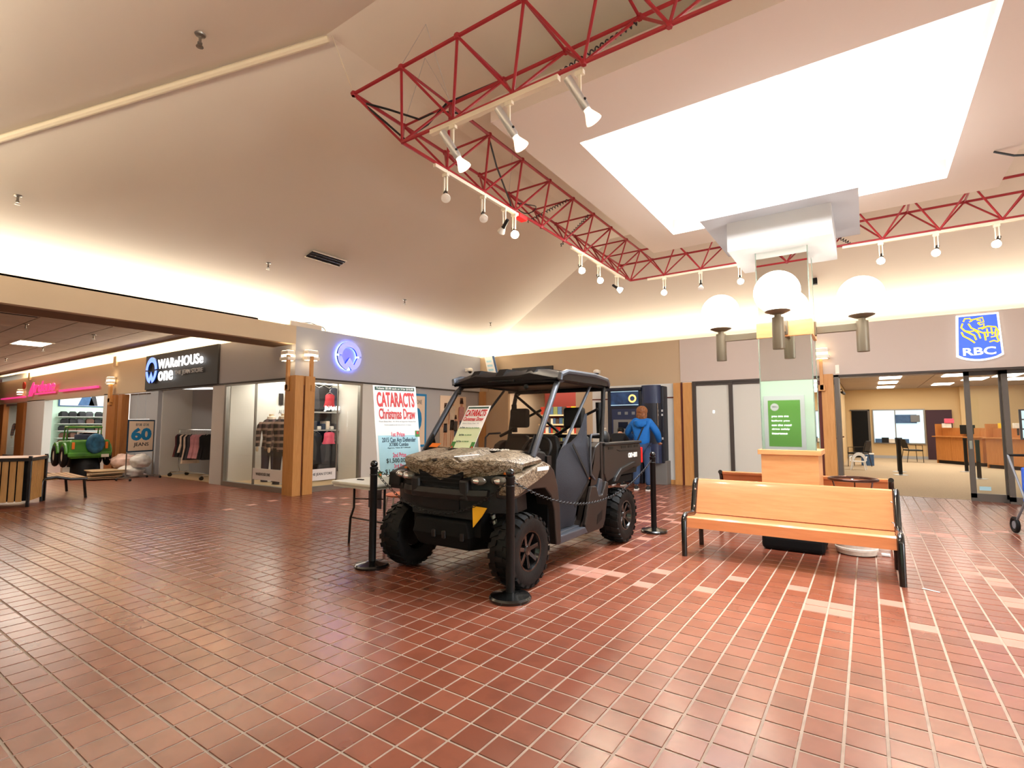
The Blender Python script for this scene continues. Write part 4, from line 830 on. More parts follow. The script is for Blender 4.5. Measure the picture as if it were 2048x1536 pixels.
def side(s):
    a, b = sorted((s*.56, s*.74)); c, d = sorted((s*.62, s*.735)); e, f = sorted((s*.60, s*.70))
    part('sill', G().prism([(-.50, .26), (-.46, .34), (.05, .34), (.12, .27)], 'x', a, b), 'grey_metal', U, bev=.012)
    part('sill_step', G().box(*sorted((s*.5, s*.68)), -.45, .08, .33, .352), 'grey_metal', U, bev=.006)
    part('side_pod', G().prism([(.08, .255), (.50, .26), (.56, .34), (.64, .62), (.66, .74), (.60, .76), (.50, .62), (.40, .62), (.34, .73), (.22, .74), (.16, .62), (.06, .36)], 'x', c, d), 'brown_plastic', U, bev=.012)
    part('pod_recess', G().prism([(.33, .32), (.46, .36), (.48, .46), (.36, .42)], 'x', *sorted((s*.733, s*.738))), 'black', U)
    part('pod_wedge', G().prism([(.40, .60), (.56, .63), (.58, .78), (.50, .80)], 'x', *sorted((s*.60, s*.70))), 'grey_metal', U, bev=.01)
    part('door_pillar', G().prism([(.02, .34), (.10, .34), (.22, .72), (.32, 1.0), (.40, 1.15), (.52, 1.20), (.52, .9), (.42, .74), (.30, .72), (.18, .5)], 'x', e, f), 'brown_plastic', U, bev=.012)
    part('grab_hoop', G().tube([(s*.70, .36, .80), (s*.715, .25, .86), (s*.715, .23, 1.02), (s*.715, .24, 1.24), (s*.70, .29, 1.285), (s*.68, .5, 1.29)], .013, 8), 'grey_metal', U, sm=True)
    if s < 0: return
    # door net
    rows = [(.36, -.36, -.02, .64), (.5, -.40, .0, .66), (.62, -.44, .02, .67), (.74, -.48, .14, .69), (.83, -.49, .23, .70), (.95, -.49, .24, .70), (1.06, -.46, .25, .69), (1.15, -.36, .26, .68), (1.19, -.26, .27, .67), (1.22, -.10, .28, .66), (1.28, .06, .29, .65), (1.36, .16, .31, .64), (1.44, .24, .33, .63), (1.52, .31, .36, .62)]
    g = G(); rings = []
    for zz, y0, y1, lx in rows:
        r_ = [(s*(lx+.018*math.sin(3*t_+zz*9)*math.sin(PI*t_)), y0+(y1-y0)*t_, zz) for t_ in [k/8 for k in range(9)]]
        rings.append(r_+[(p[0]-s*.004, p[1], p[2]) for p in r_[::-1]])
    n_ = part('door_net', g.loft(rings), 'net', U, sm=50)
    part('net_strap', G().bar((s*.70, .22, .80), (s*.675, -.06, .56), .035, .006, (s, 0, 0)), 'seat_black', n_)
    part('net_strap', G().bar((s*.69, -.12, 1.20), (s*.705, .20, .84), .03, .006, (s, 0, 0)), 'seat_black', n_)
    part('net_buckle', G().box(*sorted((s*.70, s*.715)), .19, .225, .815, .835), 'chrome', n_)
mir(side)
# seats, wheel, dash
part('seat_base', G().box(-.6, .6, .0, .48, .32, .58), 'black', U, bev=.02)
for lx in (-.41, 0, .41):
    part('seat_cushion', G().box(lx-.19, lx+.19, -.04, .44, .58, .70), 'seat_black', U, bev=.04, seg=3)
    part('seat_back', G().loft([[(lx-.19, .36, .68), (lx+.19, .36, .68), (lx+.19, .48, .68), (lx-.19, .48, .68)], [(lx-.19, .46, 1.12), (lx+.19, .46, 1.12), (lx+.19, .56, 1.12), (lx-.19, .56, 1.12)], [(lx-.14, .49, 1.27), (lx+.14, .49, 1.27), (lx+.14, .56, 1.27), (lx-.14, .56, 1.27)]]), 'seat_black', U, bev=.03, seg=3)
for lx in (-.41, .36):
    hd = part('headrest', G().box(lx-.13, lx+.13, .50, .60, 1.36, 1.60), 'seat_black', U, bev=.035, seg=3)
    part('headrest_arm', G().tube([(lx-.02, .58, 1.42), (lx-.22, .60, 1.30), (lx-.34, .60, 1.25)], .02, 8), 'black', hd, sm=True)
    part('headrest_arm', G().tube([(lx+.1, .60, 1.5), (lx+.26, .64, 1.58)], .016, 8), 'black', hd, sm=True)
sw = part('steering_wheel', G().tube([(.36+.165*math.cos(a), -.30+.165*math.sin(a)*.55, 1.13+.165*math.sin(a)*.83) for a in [k*PI/14 for k in range(28)]], .017, 8, True), 'black', U, sm=True)
part('steering_hub', G().ell((.36, -.31, 1.12), .06, .05, .05, 12, 8), 'dark_plastic', sw, sm=True)
part('steering_column', G().tube([(.36, -.32, 1.11), (.36, -.58, .95)], .025, 8), 'black', sw, sm=True)
for a in (0.1, 2.2, 4.2): part('wheel_spoke', G().bar((.36, -.30, 1.13), (.36+.16*math.cos(a), -.30+.16*math.sin(a)*.55, 1.13+.16*math.sin(a)*.83), .03, .012), 'dark_plastic', sw)
part('dashboard', G().prism([(-.64, 1.13), (-.50, 1.10), (-.42, .98), (-.48, .84), (-.64, .84)], 'x', -.62, .62), 'dark_plastic', U, bev=.02)
# roll cage
def cage(s):
    part('front_pillar', G().tube([(s*.68, -.88, 1.10), (s*.675, -.80, 1.22), (s*.645, -.40, 1.76), (s*.62, -.30, 1.845), (s*.60, -.16, 1.87)], .030, 10), 'grey_metal', U, sm=True)
    part('roof_rail', G().tube([(s*.60, -.2, 1.865), (s*.60, .76, 1.85), (s*.62, .84, 1.80)], .026, 10), 'black', U, sm=True)
    part('rear_pillar', G().tube([(s*.62, .80, 1.84), (s*.64, .74, 1.6), (s*.65, .66, 1.2), (s*.62, .6, .7)], .027, 10), 'graphite', U, sm=True)
    part('door_strut', G().tube([(s*.60, .50, 1.85), (s*.66, -.345, 1.09)], .016, 8), 'grey_metal', U, sm=True)
    part('gusset', G().add([(s*.655, -.90, 1.14), (s*.655, -.72, 1.14), (s*.645, -.78, 1.30), (s*.64, -.90, 1.14), (s*.64, -.72, 1.14), (s*.63, -.78, 1.30)], [(0, 1, 2), (5, 4, 3), (0, 3, 4, 1), (1, 4, 5, 2), (2, 5, 3, 0)]), 'black', U)
    part('shock_tower', G().tube([(s*.60, .70, 1.66), (s*.60, .72, 1.3)], .035, 10), 'black', U, sm=True)
mir(cage)
part('front_header', G().tube([(-.62, -.33, 1.835), (.62, -.33, 1.835)], .028, 8), 'black', U, sm=True)
part('rear_header', G().tube([(-.62, .78, 1.82), (.62, .78, 1.82)], .026, 8), 'black', U, sm=True)
part('shoulder_bar', G().tube([(-.64, .66, 1.26), (.64, .66, 1.26)], .022, 8), 'black', U, sm=True)
part('cage_diagonal', G().tube([(-.60, .74, 1.78), (.1, .70, 1.28)], .018, 8), 'black', U, sm=True)
part('lap_net', G().prism([(-.60, 1.02), (.60, 1.02), (.60, .62), (-.60, .62)], 'y', .60, .61), 'net', U)
ws = part('windshield', G().add([(-.66, -.86, 1.13), (.66, -.86, 1.13), (.62, -.36, 1.83), (-.62, -.36, 1.83), (-.66, -.855, 1.125), (.66, -.855, 1.125), (.62, -.355, 1.825), (-.62, -.355, 1.825)], [(0, 1, 2, 3), (7, 6, 5, 4), (0, 4, 5, 1), (1, 5, 6, 2), (2, 6, 7, 3), (3, 7, 4, 0)]), 'windshield', U)
part('windshield_seal', G().bar((-.67, -.872, 1.125), (.67, -.872, 1.125), .03, .05), 'black', ws); part('windshield_clip', G().ell((.30, -.40, 1.79), .03, .02, .03, 8, 6).ell((-.58, -.42, 1.76), .02, .02, .03, 8, 6), 'black', ws, sm=True)
part('corner_decal', G().quad((-.62, -.868, 1.165), (-.50, -.868, 1.165), (-.47, -.836, 1.205), (-.60, -.836, 1.205)), 'amber', ws)
rf = []
for y, w_, zc, ze in ((-.40, .68, 1.845, 1.82), (-.41, .69, 1.90, 1.86), (-.34, .70, 1.955, 1.91), (-.1, .70, 1.975, 1.93), (.4, .70, 1.965, 1.925), (.80, .70, 1.94, 1.90), (.92, .68, 1.90, 1.86), (.93, .67, 1.84, 1.82)):
    rf.append([(lx*w_, y-.0+.04*abs(lx)**4, (zc if abs(lx) < .8 else ze)+(.018 if .3 < abs(lx) < .62 else 0)) for lx in (-1, -.9, -.62, -.5, -.3, 0, .3, .5, .62, .9, 1)]+[(lx*w_*.98, y+.01, 1.84 if 0 < abs(y) else 1.83) for lx in (1, .6, 0, -.6, -1)])
roof = part('roof', G().loft(rf), 'graphite', U, sm=35)
part('roof_visor', G().box(-.18, .16, -.425, -.36, 1.835, 1.86), 'black', roof, bev=.01)
for lx in (-.42, -.1, .28): part('roof_rib', G().loft([[(lx, -.405, 1.90), (lx+.10, -.405, 1.90), (lx+.10, -.38, 1.90), (lx, -.38, 1.90)], [(lx+.02, -.345, 1.985), (lx+.12, -.345, 1.985), (lx+.14, .3, 1.985), (lx+.0, .3, 1.985)]]), 'graphite', roof)
mir(lambda s: part('roof_edge', G().tube([(s*.68, -.36, 1.84), (s*.69, -.36, 1.89), (s*.695, -.24, 1.925), (s*.695, .4, 1.935), (s*.69, .82, 1.91), (s*.67, .92, 1.86)], .028, 8), 'grey_metal', roof, sm=True))
part('roof_lamp', G().box(.50, .58, .84, .90, 1.90, 1.95), 'black', roof, bev=.01)
part('mirror_pod', G().ell((.60, .86, 1.24), .06, .08, .09, 10, 8), 'black', U, sm=True)
# cargo bed
def bed(s):
    a, b = sorted((s*.64, s*.715))
    p = part('bed_side', G().prism([(.60, 1.165), (1.72, 1.155), (1.76, 1.05), (1.76, .87), (1.62, .85), (1.52, .86), (1.0, .80), (.80, .765), (.66, .74), (.60, .84)], 'x', a, b), 'brown_plastic', U, bev=.012)
    part('bed_rail', G().box(*sorted((s*.62, s*.735)), .58, 1.74, 1.155, 1.19), 'dark_plastic', p, bev=.01)
    for y0, y1 in ((.70, .84), (1.08, 1.24), (1.30, 1.44), (1.50, 1.64)): part('rail_slot', G().box(*sorted((s*.714, s*.719)), y0, y1, 1.11, 1.14), 'black', p)
    part('bed_flare', G().prism([(.82, .735), (.90, .735), (1.06, .83), (1.42, .90), (1.48, .90), (1.48, .93), (1.40, .93), (1.02, .875), (.86, .785)], 'x', *sorted((s*.70, s*.745))), 'graphite', p, bev=.008)
    part('bed_crease', G().prism([(.94, 1.10), (1.04, 1.075), (1.66, 1.065), (1.66, 1.075), (1.05, 1.09)], 'x', *sorted((s*.713, s*.723))), 'dark_plastic', p)
    part('bed_front_post', G().prism([(.56, .60), (.64, .60), (.66, 1.20), (.54, 1.20)], 'x', *sorted((s*.6, s*.70))), 'brown_plastic', U, bev=.012)
    part('tail_light', G().box(*sorted((s*.63, s*.725)), 1.755, 1.785, .90, 1.10), 'tail_red', U, bev=.008)
    part('rear_fender', G().box(*sorted((s*.40, s*.64)), .6, 1.6, .68, .76), 'matte_black', U)
mir(bed)
part('bed_floor', G().box(-.66, .66, .6, 1.72, .78, .84), 'dark_plastic', U); part('bed_headboard', G().box(-.66, .66, .58, .63, .8, 1.17), 'dark_plastic', U); part('tailgate', G().box(-.66, .66, 1.71, 1.755, .82, 1.16), 'brown_plastic', U, bev=.012)
for ch in U.children_recursive:
    if ch.type == 'MESH' and ch.name.split('.')[0] not in ('tyre', 'rim', 'spoke', 'hub', 'brake_drum', 'lower_arm', 'upper_arm', 'shock', 'shock_spring', 'axle_shaft'):
        for v in ch.data.vertices:
            if v.co.y < -1.0: v.co.y = -1.0+(v.co.y+1.0)*.78
for ch in list(roof.children)+[roof]:
    for v in ch.data.vertices:
        v.co.z += .012
        if v.co.y > .3: v.co.y = .3+(v.co.y-.3)*.85
        if v.co.x < -.3: v.co.x -= .03
text('can-am', (.7165, 1.30, .985), Y, Z, .30, .062, 'white_print', U, bold=.03, ext=.003, shear=.15)
text('can-am', (.20, -.886, 1.15), X, Vector((0, .58, .81)), .22, .022, 'white_print', U, bold=.03, ext=.003, shear=.15)
# small poster behind the windscreen
po = Vector((-.27-3.2, -.845+4.875, 1.17)); pr = X.copy(); pu = Vector((0, .56, .83)).normalized(); pn = pr.cross(pu); PW, PH = .30, .52
po = Vector((-3.2-.30, 4.875-.895, 1.165))
t = thing('draw_flyer', 'small Christmas draw flyer leaning on the vehicle windscreen', 'poster', tuple(po), wc=True)
pbox(0, 1, 0, 1, -.004, 'paper_white', 'sheet', .004); pbox(.0, 1, 0, .46, .0008, 'paper_green', 'green_field', .0005); pbox(.05, .95, .93, .97, .0008, 'green_band', 'green_strip', .0005)
ptext('CATARACTS', .05, .95, .74, .90, 'red_print', .03); ptext('Christmas Draw', .05, .93, .63, .72, 'red_print', .02); ptext('Draw Date: Dec. 10', .1, .8, .56, .58, 'grey_print', 0)
ptext('1st Prize', .06, .28, .45, .49, 'green_band', .01); ptext('2015 Can Am Defender', .32, .92, .45, .48, 'leaf_green', 0); ptext('2nd Prize', .16, .38, .28, .32, 'green_band', .01); ptext('$1,500.00', .42, .7, .28, .31, 'leaf_green', 0); ptext('3rd Prize', .16, .38, .13, .17, 'green_band', .01); ptext('$1,000.00', .42, .7, .13, .16, 'leaf_green', 0)
pbox(.0, .16, .0, .14, .0015, 'leaf_green', 'holly_leaf', .0005); pbox(.84, 1, .0, .14, .0015, 'leaf_green', 'holly_leaf', .0005); pbox(.04, .1, .0, .04, .002, 'red_print', 'berry', .0005); pbox(.9, .96, .0, .04, .002, 'red_print', 'berry', .0005)
# ============================================================ SIGNS AND WALL FITTINGS
def arc(c, r0, r1, a0, a1, n=14):
    p = [(c[0]+r1*math.cos(a0+(a1-a0)*i/n), c[1]+r1*math.sin(a0+(a1-a0)*i/n)) for i in range(n+1)]
    return p+[(c[0]+r0*math.cos(a1+(a0-a1)*i/n), c[1]+r0*math.sin(a1+(a0-a1)*i/n)) for i in range(n+1)]
def emblem(o, r, u, rad, d0, d1, face, edge, parent):
    # ring cut in two: an arch above, a W joined to the arc below
    o = Vector(o); r = Vector(r); u = Vector(u); n = r.cross(u)
    def solid(poly, name):
        k = len(poly); v = [o+r*p[0]*rad+u*p[1]*rad+n*d for d in (d0, d1) for p in poly]; g = G()
        g.add(v, [tuple(range(k))[::-1]]+[(i, (i+1) % k, k+(i+1) % k, k+i) for i in range(k)]); e = part(name, g, edge, parent)
        g = G(); g.add([o+r*p[0]*rad+u*p[1]*rad+n*(d1+.001) for p in poly], [tuple(range(k))]); part('face', g, face, e)
    solid(arc((0, 0), .62, 1, .06, PI-.06, 16), 'arch')
    low = [(math.cos(a), math.sin(a)) for a in [PI+.06+(PI*.42)*i/8 for i in range(9)]]
    low += [(-.02, -.70)] + [(math.cos(a), math.sin(a)) for a in [2*PI-.06-PI*.42+(PI*.42)*i/8 for i in range(9)]]
    low += [(.66, -.06), (.38, -.60), (.0, -.10), (-.38, -.60), (-.66, -.06)]
    solid(low, 'letter')
t = thing('emblem_sign', 'round blue lit arch and letter emblem on the corner fascia', 'sign', (WX+.02, 7.40, 2.93), wc=True)
emblem((WX+.005, 7.40, 2.93), Y, Z, .325, .05, .09, 'logo_face', 'logo_edge', t)
part('halo_lamp', G().lathe([(.24, .01), (.31, .01), (.31, .028), (.24, .028)], (WX, 7.40, 2.93), 'x', 32, False), 'halo_led', t)
t = thing('shop_sign', 'dark fascia sign with round blue emblem and white lit lettering', 'sign', (-14.75, C1-.03, 2.37), wc=True)
part('panel', G().box(-16.8, -12.72, C1-.05, C1, 2.37, 3.33), 'sign_dark', t)
emblem((-16.24, C1-.06, 2.89), X, Z, .36, .02, .06, 'logo_blue_lit', 'logo_edge', t)
yy = C1-.10
text('WAReHOUSe', (-15.85, yy, 2.90), X, Z, 2.52, .26, 'letter_white', t, bold=.012, ext=.02, wspace=1.08); text('one', (-15.80, yy, 2.57), X, Z, .86, .26, 'letter_white', t, bold=.012, ext=.02, wspace=1.08)
text('THE JEAN STORE', (-14.86, yy+.02, 2.66), X, Z, 1.5, .14, 'letter_grey', t, bold=0, ext=.02)
t = thing('script_sign', 'bright pink script letters over pink bars on the left fascia', 'sign', (-26, C1-.1, 2.5), wc=True)
text('Ardene', (-27.6, C1-.12, 2.64), X, Z, 3.2, .42, 'pink_sign', t, bold=.01, ext=.03, shear=.3)
part('swash', G().prism([(-27.75, 2.52), (-27.5, 2.52), (-26.9, 2.95), (-27.0, 2.97)], 'y', C1-.13, C1-.05), 'pink_sign', t)
part('underline', G().box(-26.9, -24.6, C1-.12, C1-.05, 2.565, 2.62), 'pink_sign', t)
part('bar', G().box(-31.9, -28.3, C1-.12, C1-.05, 2.50, 2.56), 'pink_sign', t); part('bar', G().box(-24.0, -20.3, C1-.12, C1-.05, 2.575, 2.645), 'pink_sign', t)
# bank sign
bs = thing('bank_sign', 'blue shield bank sign with yellow lion on the fascia', 'sign', (1.70, WY-.09, 2.54), wc=True)
def shield(x0, x1, z0, z1, sag, y0, y1):
    pts = [(x0+.03, z1-.0), (x1-.03, z1), (x1, z0+.02)]+[(x1-(x1-x0)*i/8, z0-sag*math.sin(PI*i/8)) for i in range(1, 8)]+[(x0, z0+.02)]
    return G().prism(pts, 'y', y0, y1)
part('white_backing', shield(1.385, 2.015, 2.60, 3.37, .07, WY-.10, WY-.03), 'bank_white', bs); part('blue_field', shield(1.415, 1.985, 2.625, 3.34, .065, WY-.108, WY-.10), 'bank_blue', bs)
text('RBC', (1.475, WY-.109, 2.63), X, Z, .44, .14, 'bank_white', bs, bold=.025, ext=.004)
def stroke(pts, r): part('lion_line', G().tube([(1.415+.57*p[0], WY-.112, 2.80+.52*p[1]) for p in pts], r, 5), 'bank_yellow', bs, sm=True)
stroke([(.16, .86), (.2, .96), (.32, .96), (.36, .86), (.3, .84)], .012); stroke([(.36, .90), (.62, .96), (.64, .80), (.5, .78)], .013); stroke([(.48, .88), (.58, .86)], .012); stroke([(.50, .78), (.56, .70), (.64, .74), (.64, .62), (.5, .58)], .013)
stroke([(.14, .80), (.10, .66), (.18, .54), (.40, .36), (.44, .20)], .014); stroke([(.10, .50), (.14, .36), (.28, .24), (.40, .10)], .014); stroke([(.28, .78), (.34, .62), (.5, .50), (.64, .40), (.66, .16)], .014)
stroke([(.58, .56), (.72, .64), (.90, .60), (.96, .44), (.92, .24), (.96, .10)], .014); stroke([(.70, .56), (.72, .30), (.66, .28)], .012); stroke([(.80, .58), (.82, .34)], .012); stroke([(.90, .52), (.88, .28), (.78, .26)], .012); stroke([(.62, .44), (.9, .40)], .010); stroke([(.74, .10), (.84, .14), (.94, .08)], .012); stroke([(.18, .54), (.3, .5), (.42, .52), (.5, .42), (.54, .24)], .012)
# sconces: two small trays, light above and below
def sconce(p, n, label):
    p = Vector(p); n = Vector(n); s = n.cross(Z); g = lambda a, b, c, d, e, f: [p+s*i+n*j+Z*k for k in (e, f) for i, j in ((a, c), (b, c), (b, d), (a, d))]
    BF = [(0, 3, 2, 1), (4, 5, 6, 7), (0, 1, 5, 4), (1, 2, 6, 5), (2, 3, 7, 6), (3, 0, 4, 7)]
    t = thing('wall_sconce', label, 'lamp', tuple(p), wc=True)
    part('back_plate', G().add(g(-.06, .06, 0, .03, -.1, .1), BF), 'sconce_white', t)
    part('upper_tray', G().add(g(-.13, .13, .03, .19, .02, .10), BF), 'sconce_white', t, bev=.012); part('lower_tray', G().add(g(-.15, .15, .03, .2, -.10, -.03), BF), 'sconce_white', t, bev=.012)
    part('glow_strip', G().add(g(-.12, .12, .05, .18, -.03, .02), BF), 'sconce_lit', t); part('top_glow', G().add(g(-.11, .11, .05, .17, .10, .106), BF), 'sconce_lit', t); part('bottom_glow', G().add(g(-.11, .11, .05, .17, -.108, -.10), BF), 'sconce_lit', t)
sconce((WX+.02, 6.40, 2.83), X, 'lit white sconce right of the corner on the shop fascia'); sconce((-9.70, C1-.02, 2.80), -Y, 'lit white sconce left of the corner facing the corridor')
sconce((-.72, WY-.04, 2.84), -Y, 'lit white sconce beside the mirrored column above the bank post'); sconce((-19.12, C1-.02, 2.75), -Y, 'lit white sconce above the wooden posts left of the dark lit sign'); sconce((-28.9, C1-.02, 2.74), -Y, 'lit white sconce at the left end of the pink script sign')
tag(part('fire_bell', G().lathe([(0, -.1), (.15, -.1), (.15, -.05), (0, -.04)], (-28.5, C1-.02, 3.0), 'y', 16), 'b_red', sm=True), 'small red bell above the leftmost sconce', 'bell')
def dome_cam(p, n, label):
    p = Vector(p); n = Vector(n); t = thing('security_camera', label, 'camera', tuple(p), wc=True)
    part('mount', G().bar(p, p+n*.14, .08, .09), 'sconce_white', t, bev=.01); part('housing', G().ell(p+n*.16+Z*.0, .085, .085, .06, 16, 10), 'sconce_white', t, sm=True); part('dome', G().ell(p+n*.16-Z*.045, .06, .06, .06, 16, 10), 'gloss_black', t, sm=True)
dome_cam((WX, 11.58, 2.98), X, 'white dome camera on the grey fascia near the back corner'); dome_cam((-5.70, WY, 2.76), -Y, 'white dome camera on the tan fascia above the vehicle roof')
def cam2(p, label):
    t = thing('security_camera', label, 'camera', p, wc=True); p = Vector(p)
    part('bracket', G().bar(p, p+Vector((.12, 0, .02)), .03, .03), 'graphite', t); part('body', G().bar(p+Vector((.1, -.1, .0)), p+Vector((.16, .1, -.05)), .07, .07), 'graphite', t, bev=.01); part('cable_loop', G().tube([p+Vector((.0, .1, -.1)), p+Vector((.02, .16, .05)), p+Vector((.08, .1, .12)), p+Vector((.12, 0, .04))], .012, 6), 'black_cable', t, sm=True)
cam2((-.74, 14.2, 2.42), 'dark camera with cable loop high inside the bank entrance'); cam2((-.74, 20.0, 2.45), 'small dark camera further inside on the left bank wall')
tag(part('speaker_box', G().box(-.82, -.70, 11.75, 11.85, 4.2, 4.32), 'black'), 'tiny dark box on the back roof slope right of the column', 'box')
def sprinkler(x, y, z, nrm, label):
    t = thing('fire_sprinkler', label, 'sprinkler', (x, y, z), 0, 'ceiling sprinklers')
    part('escutcheon', G().lathe([(.0, 0), (.045, 0), (.04, -.012), (.012, -.02)], n=14), 'sprinkler', t, sm=True); part('stem', G().lathe([(.012, 0), (.012, -.07), (.02, -.075), (.02, -.09), (0, -.09)], n=8), 'sprinkler', t, sm=True); part('deflector', G().lathe([(0, -.11), (.03, -.11), (.03, -.115), (0, -.118)], n=10), 'sprinkler', t)
SPL = ['first metal sprinkler on the left slope, leftmost', 'second metal sprinkler on the left slope, beside the dark vent', 'third metal sprinkler on the left slope above the blue emblem', 'last metal sprinkler on the left slope near the back corner']
for k in range(4): sprinkler(-8.29, 1.58+3.15*k, ZF+.2722*(-8.29-FX0), X, SPL[k])
sprinkler(-4.58, 1.93, 4.745, Y, 'metal sprinkler on the near slope above the cream pipe')
for k, (x, y) in enumerate(((-15.2, 4.4), (-18.9, 4.35), (-23, 4.4), (-14.8, 3.1))): sprinkler(x, y, 3.55, Z, ['tiny sprinkler in the corridor ceiling nearest the opening', 'tiny sprinkler in the corridor ceiling right of the lit panel', 'tiny sprinkler in the corridor ceiling, furthest away', 'tiny sprinkler in the corridor ceiling near the dark vent'][k])
def slopevent(label, y0, y1, x0, x1):
    zf = lambda x: ZF+.2722*(x-FX0)-.012
    t = thing('ceiling_vent', label, 'vent', (x0, y0, zf(x0)), wc=True)
    part('frame', G().quad((x0, y0, zf(x0)), (x1, y0, zf(x1)), (x1, y1, zf(x1)), (x0, y1, zf(x0))), 'vent_dark', t)
    for k in range(3):
        xa = x0+(x1-x0)*(k+.25)/3; part('louvre', G().bar((xa, y0, zf(xa)-.006), (xa, y1, zf(xa)-.006), .025, .006), 'black', t)
    part('border', G().bar((x0, y0, zf(x0)-.004), (x0, y1, zf(x0)-.004), .03, .012).bar((x1, y0, zf(x1)-.004), (x1, y1, zf(x1)-.004), .03, .012), 'track_white', t)
slopevent('long dark air vent in the left roof slope', 5.1, 5.78, -7.80, -7.58)
t = thing('ceiling_vent', 'dark louvred air vent in the corridor ceiling at the left edge', 'vent', (-13.35, 2.68, 3.55), wc=True)
part('frame', G().box(-13.6, -13.1, 2.4, 3.0, 3.535, 3.548), 'vent_dark', t)
for k in range(4): part('louvre', G().box(-13.58+.12*k, -13.54+.12*k, 2.4, 3.0, 3.525, 3.535), 'black', t)
t = thing('ceiling_light', 'bright square fluorescent panel in the corridor ceiling', 'lamp', (-18.15, 3.95, 3.55), wc=True)
part('diffuser', G().box(-18.68, -17.7, 3.66, 4.26, 3.54, 3.56), 'panel_lit', t); part('frame', G().box(-18.72, -18.68, 3.62, 4.3, 3.535, 3.57).box(-17.7, -17.66, 3.62, 4.3, 3.535, 3.57), 'track_white', t)
BL = [(.65, 19.9, 'middle'), (.65, 22.2, 'middle'), (.65, 24.9, 'middle'), (2.3, 24.2, 'right'), (2.2, 19.9, 'right'), (2.9, 22.0, 'right'), (3.5, 20.9, 'far right'), (4.0, 22.7, 'far right'), (3.4, 17.2, 'near right'), (5.0, 19.5, 'far right')]
LB = ['nearest of three bank ceiling lights in the left row', 'second of three bank ceiling lights in the left row', 'rearmost of three bank ceiling lights in the left row', 'large lit bank ceiling panel left of the door frame', 'bank ceiling light cut by the left door frame', 'bank ceiling light seen through the narrow door pane', 'bank ceiling light behind the second door frame', 'bank ceiling light at the far right of the picture', 'bank ceiling light nearest the glass doors', 'bank ceiling light above the far right desks']
for (x, y, q), lb in zip(BL, LB):
    t = thing('ceiling_light', lb, 'lamp', (x, y, 2.86), wc=True, group='bank ceiling lights'); part('diffuser', G().box(x-.27, x+.27, y-.58, y+.58, 2.852, 2.866), 'panel_lit', t)
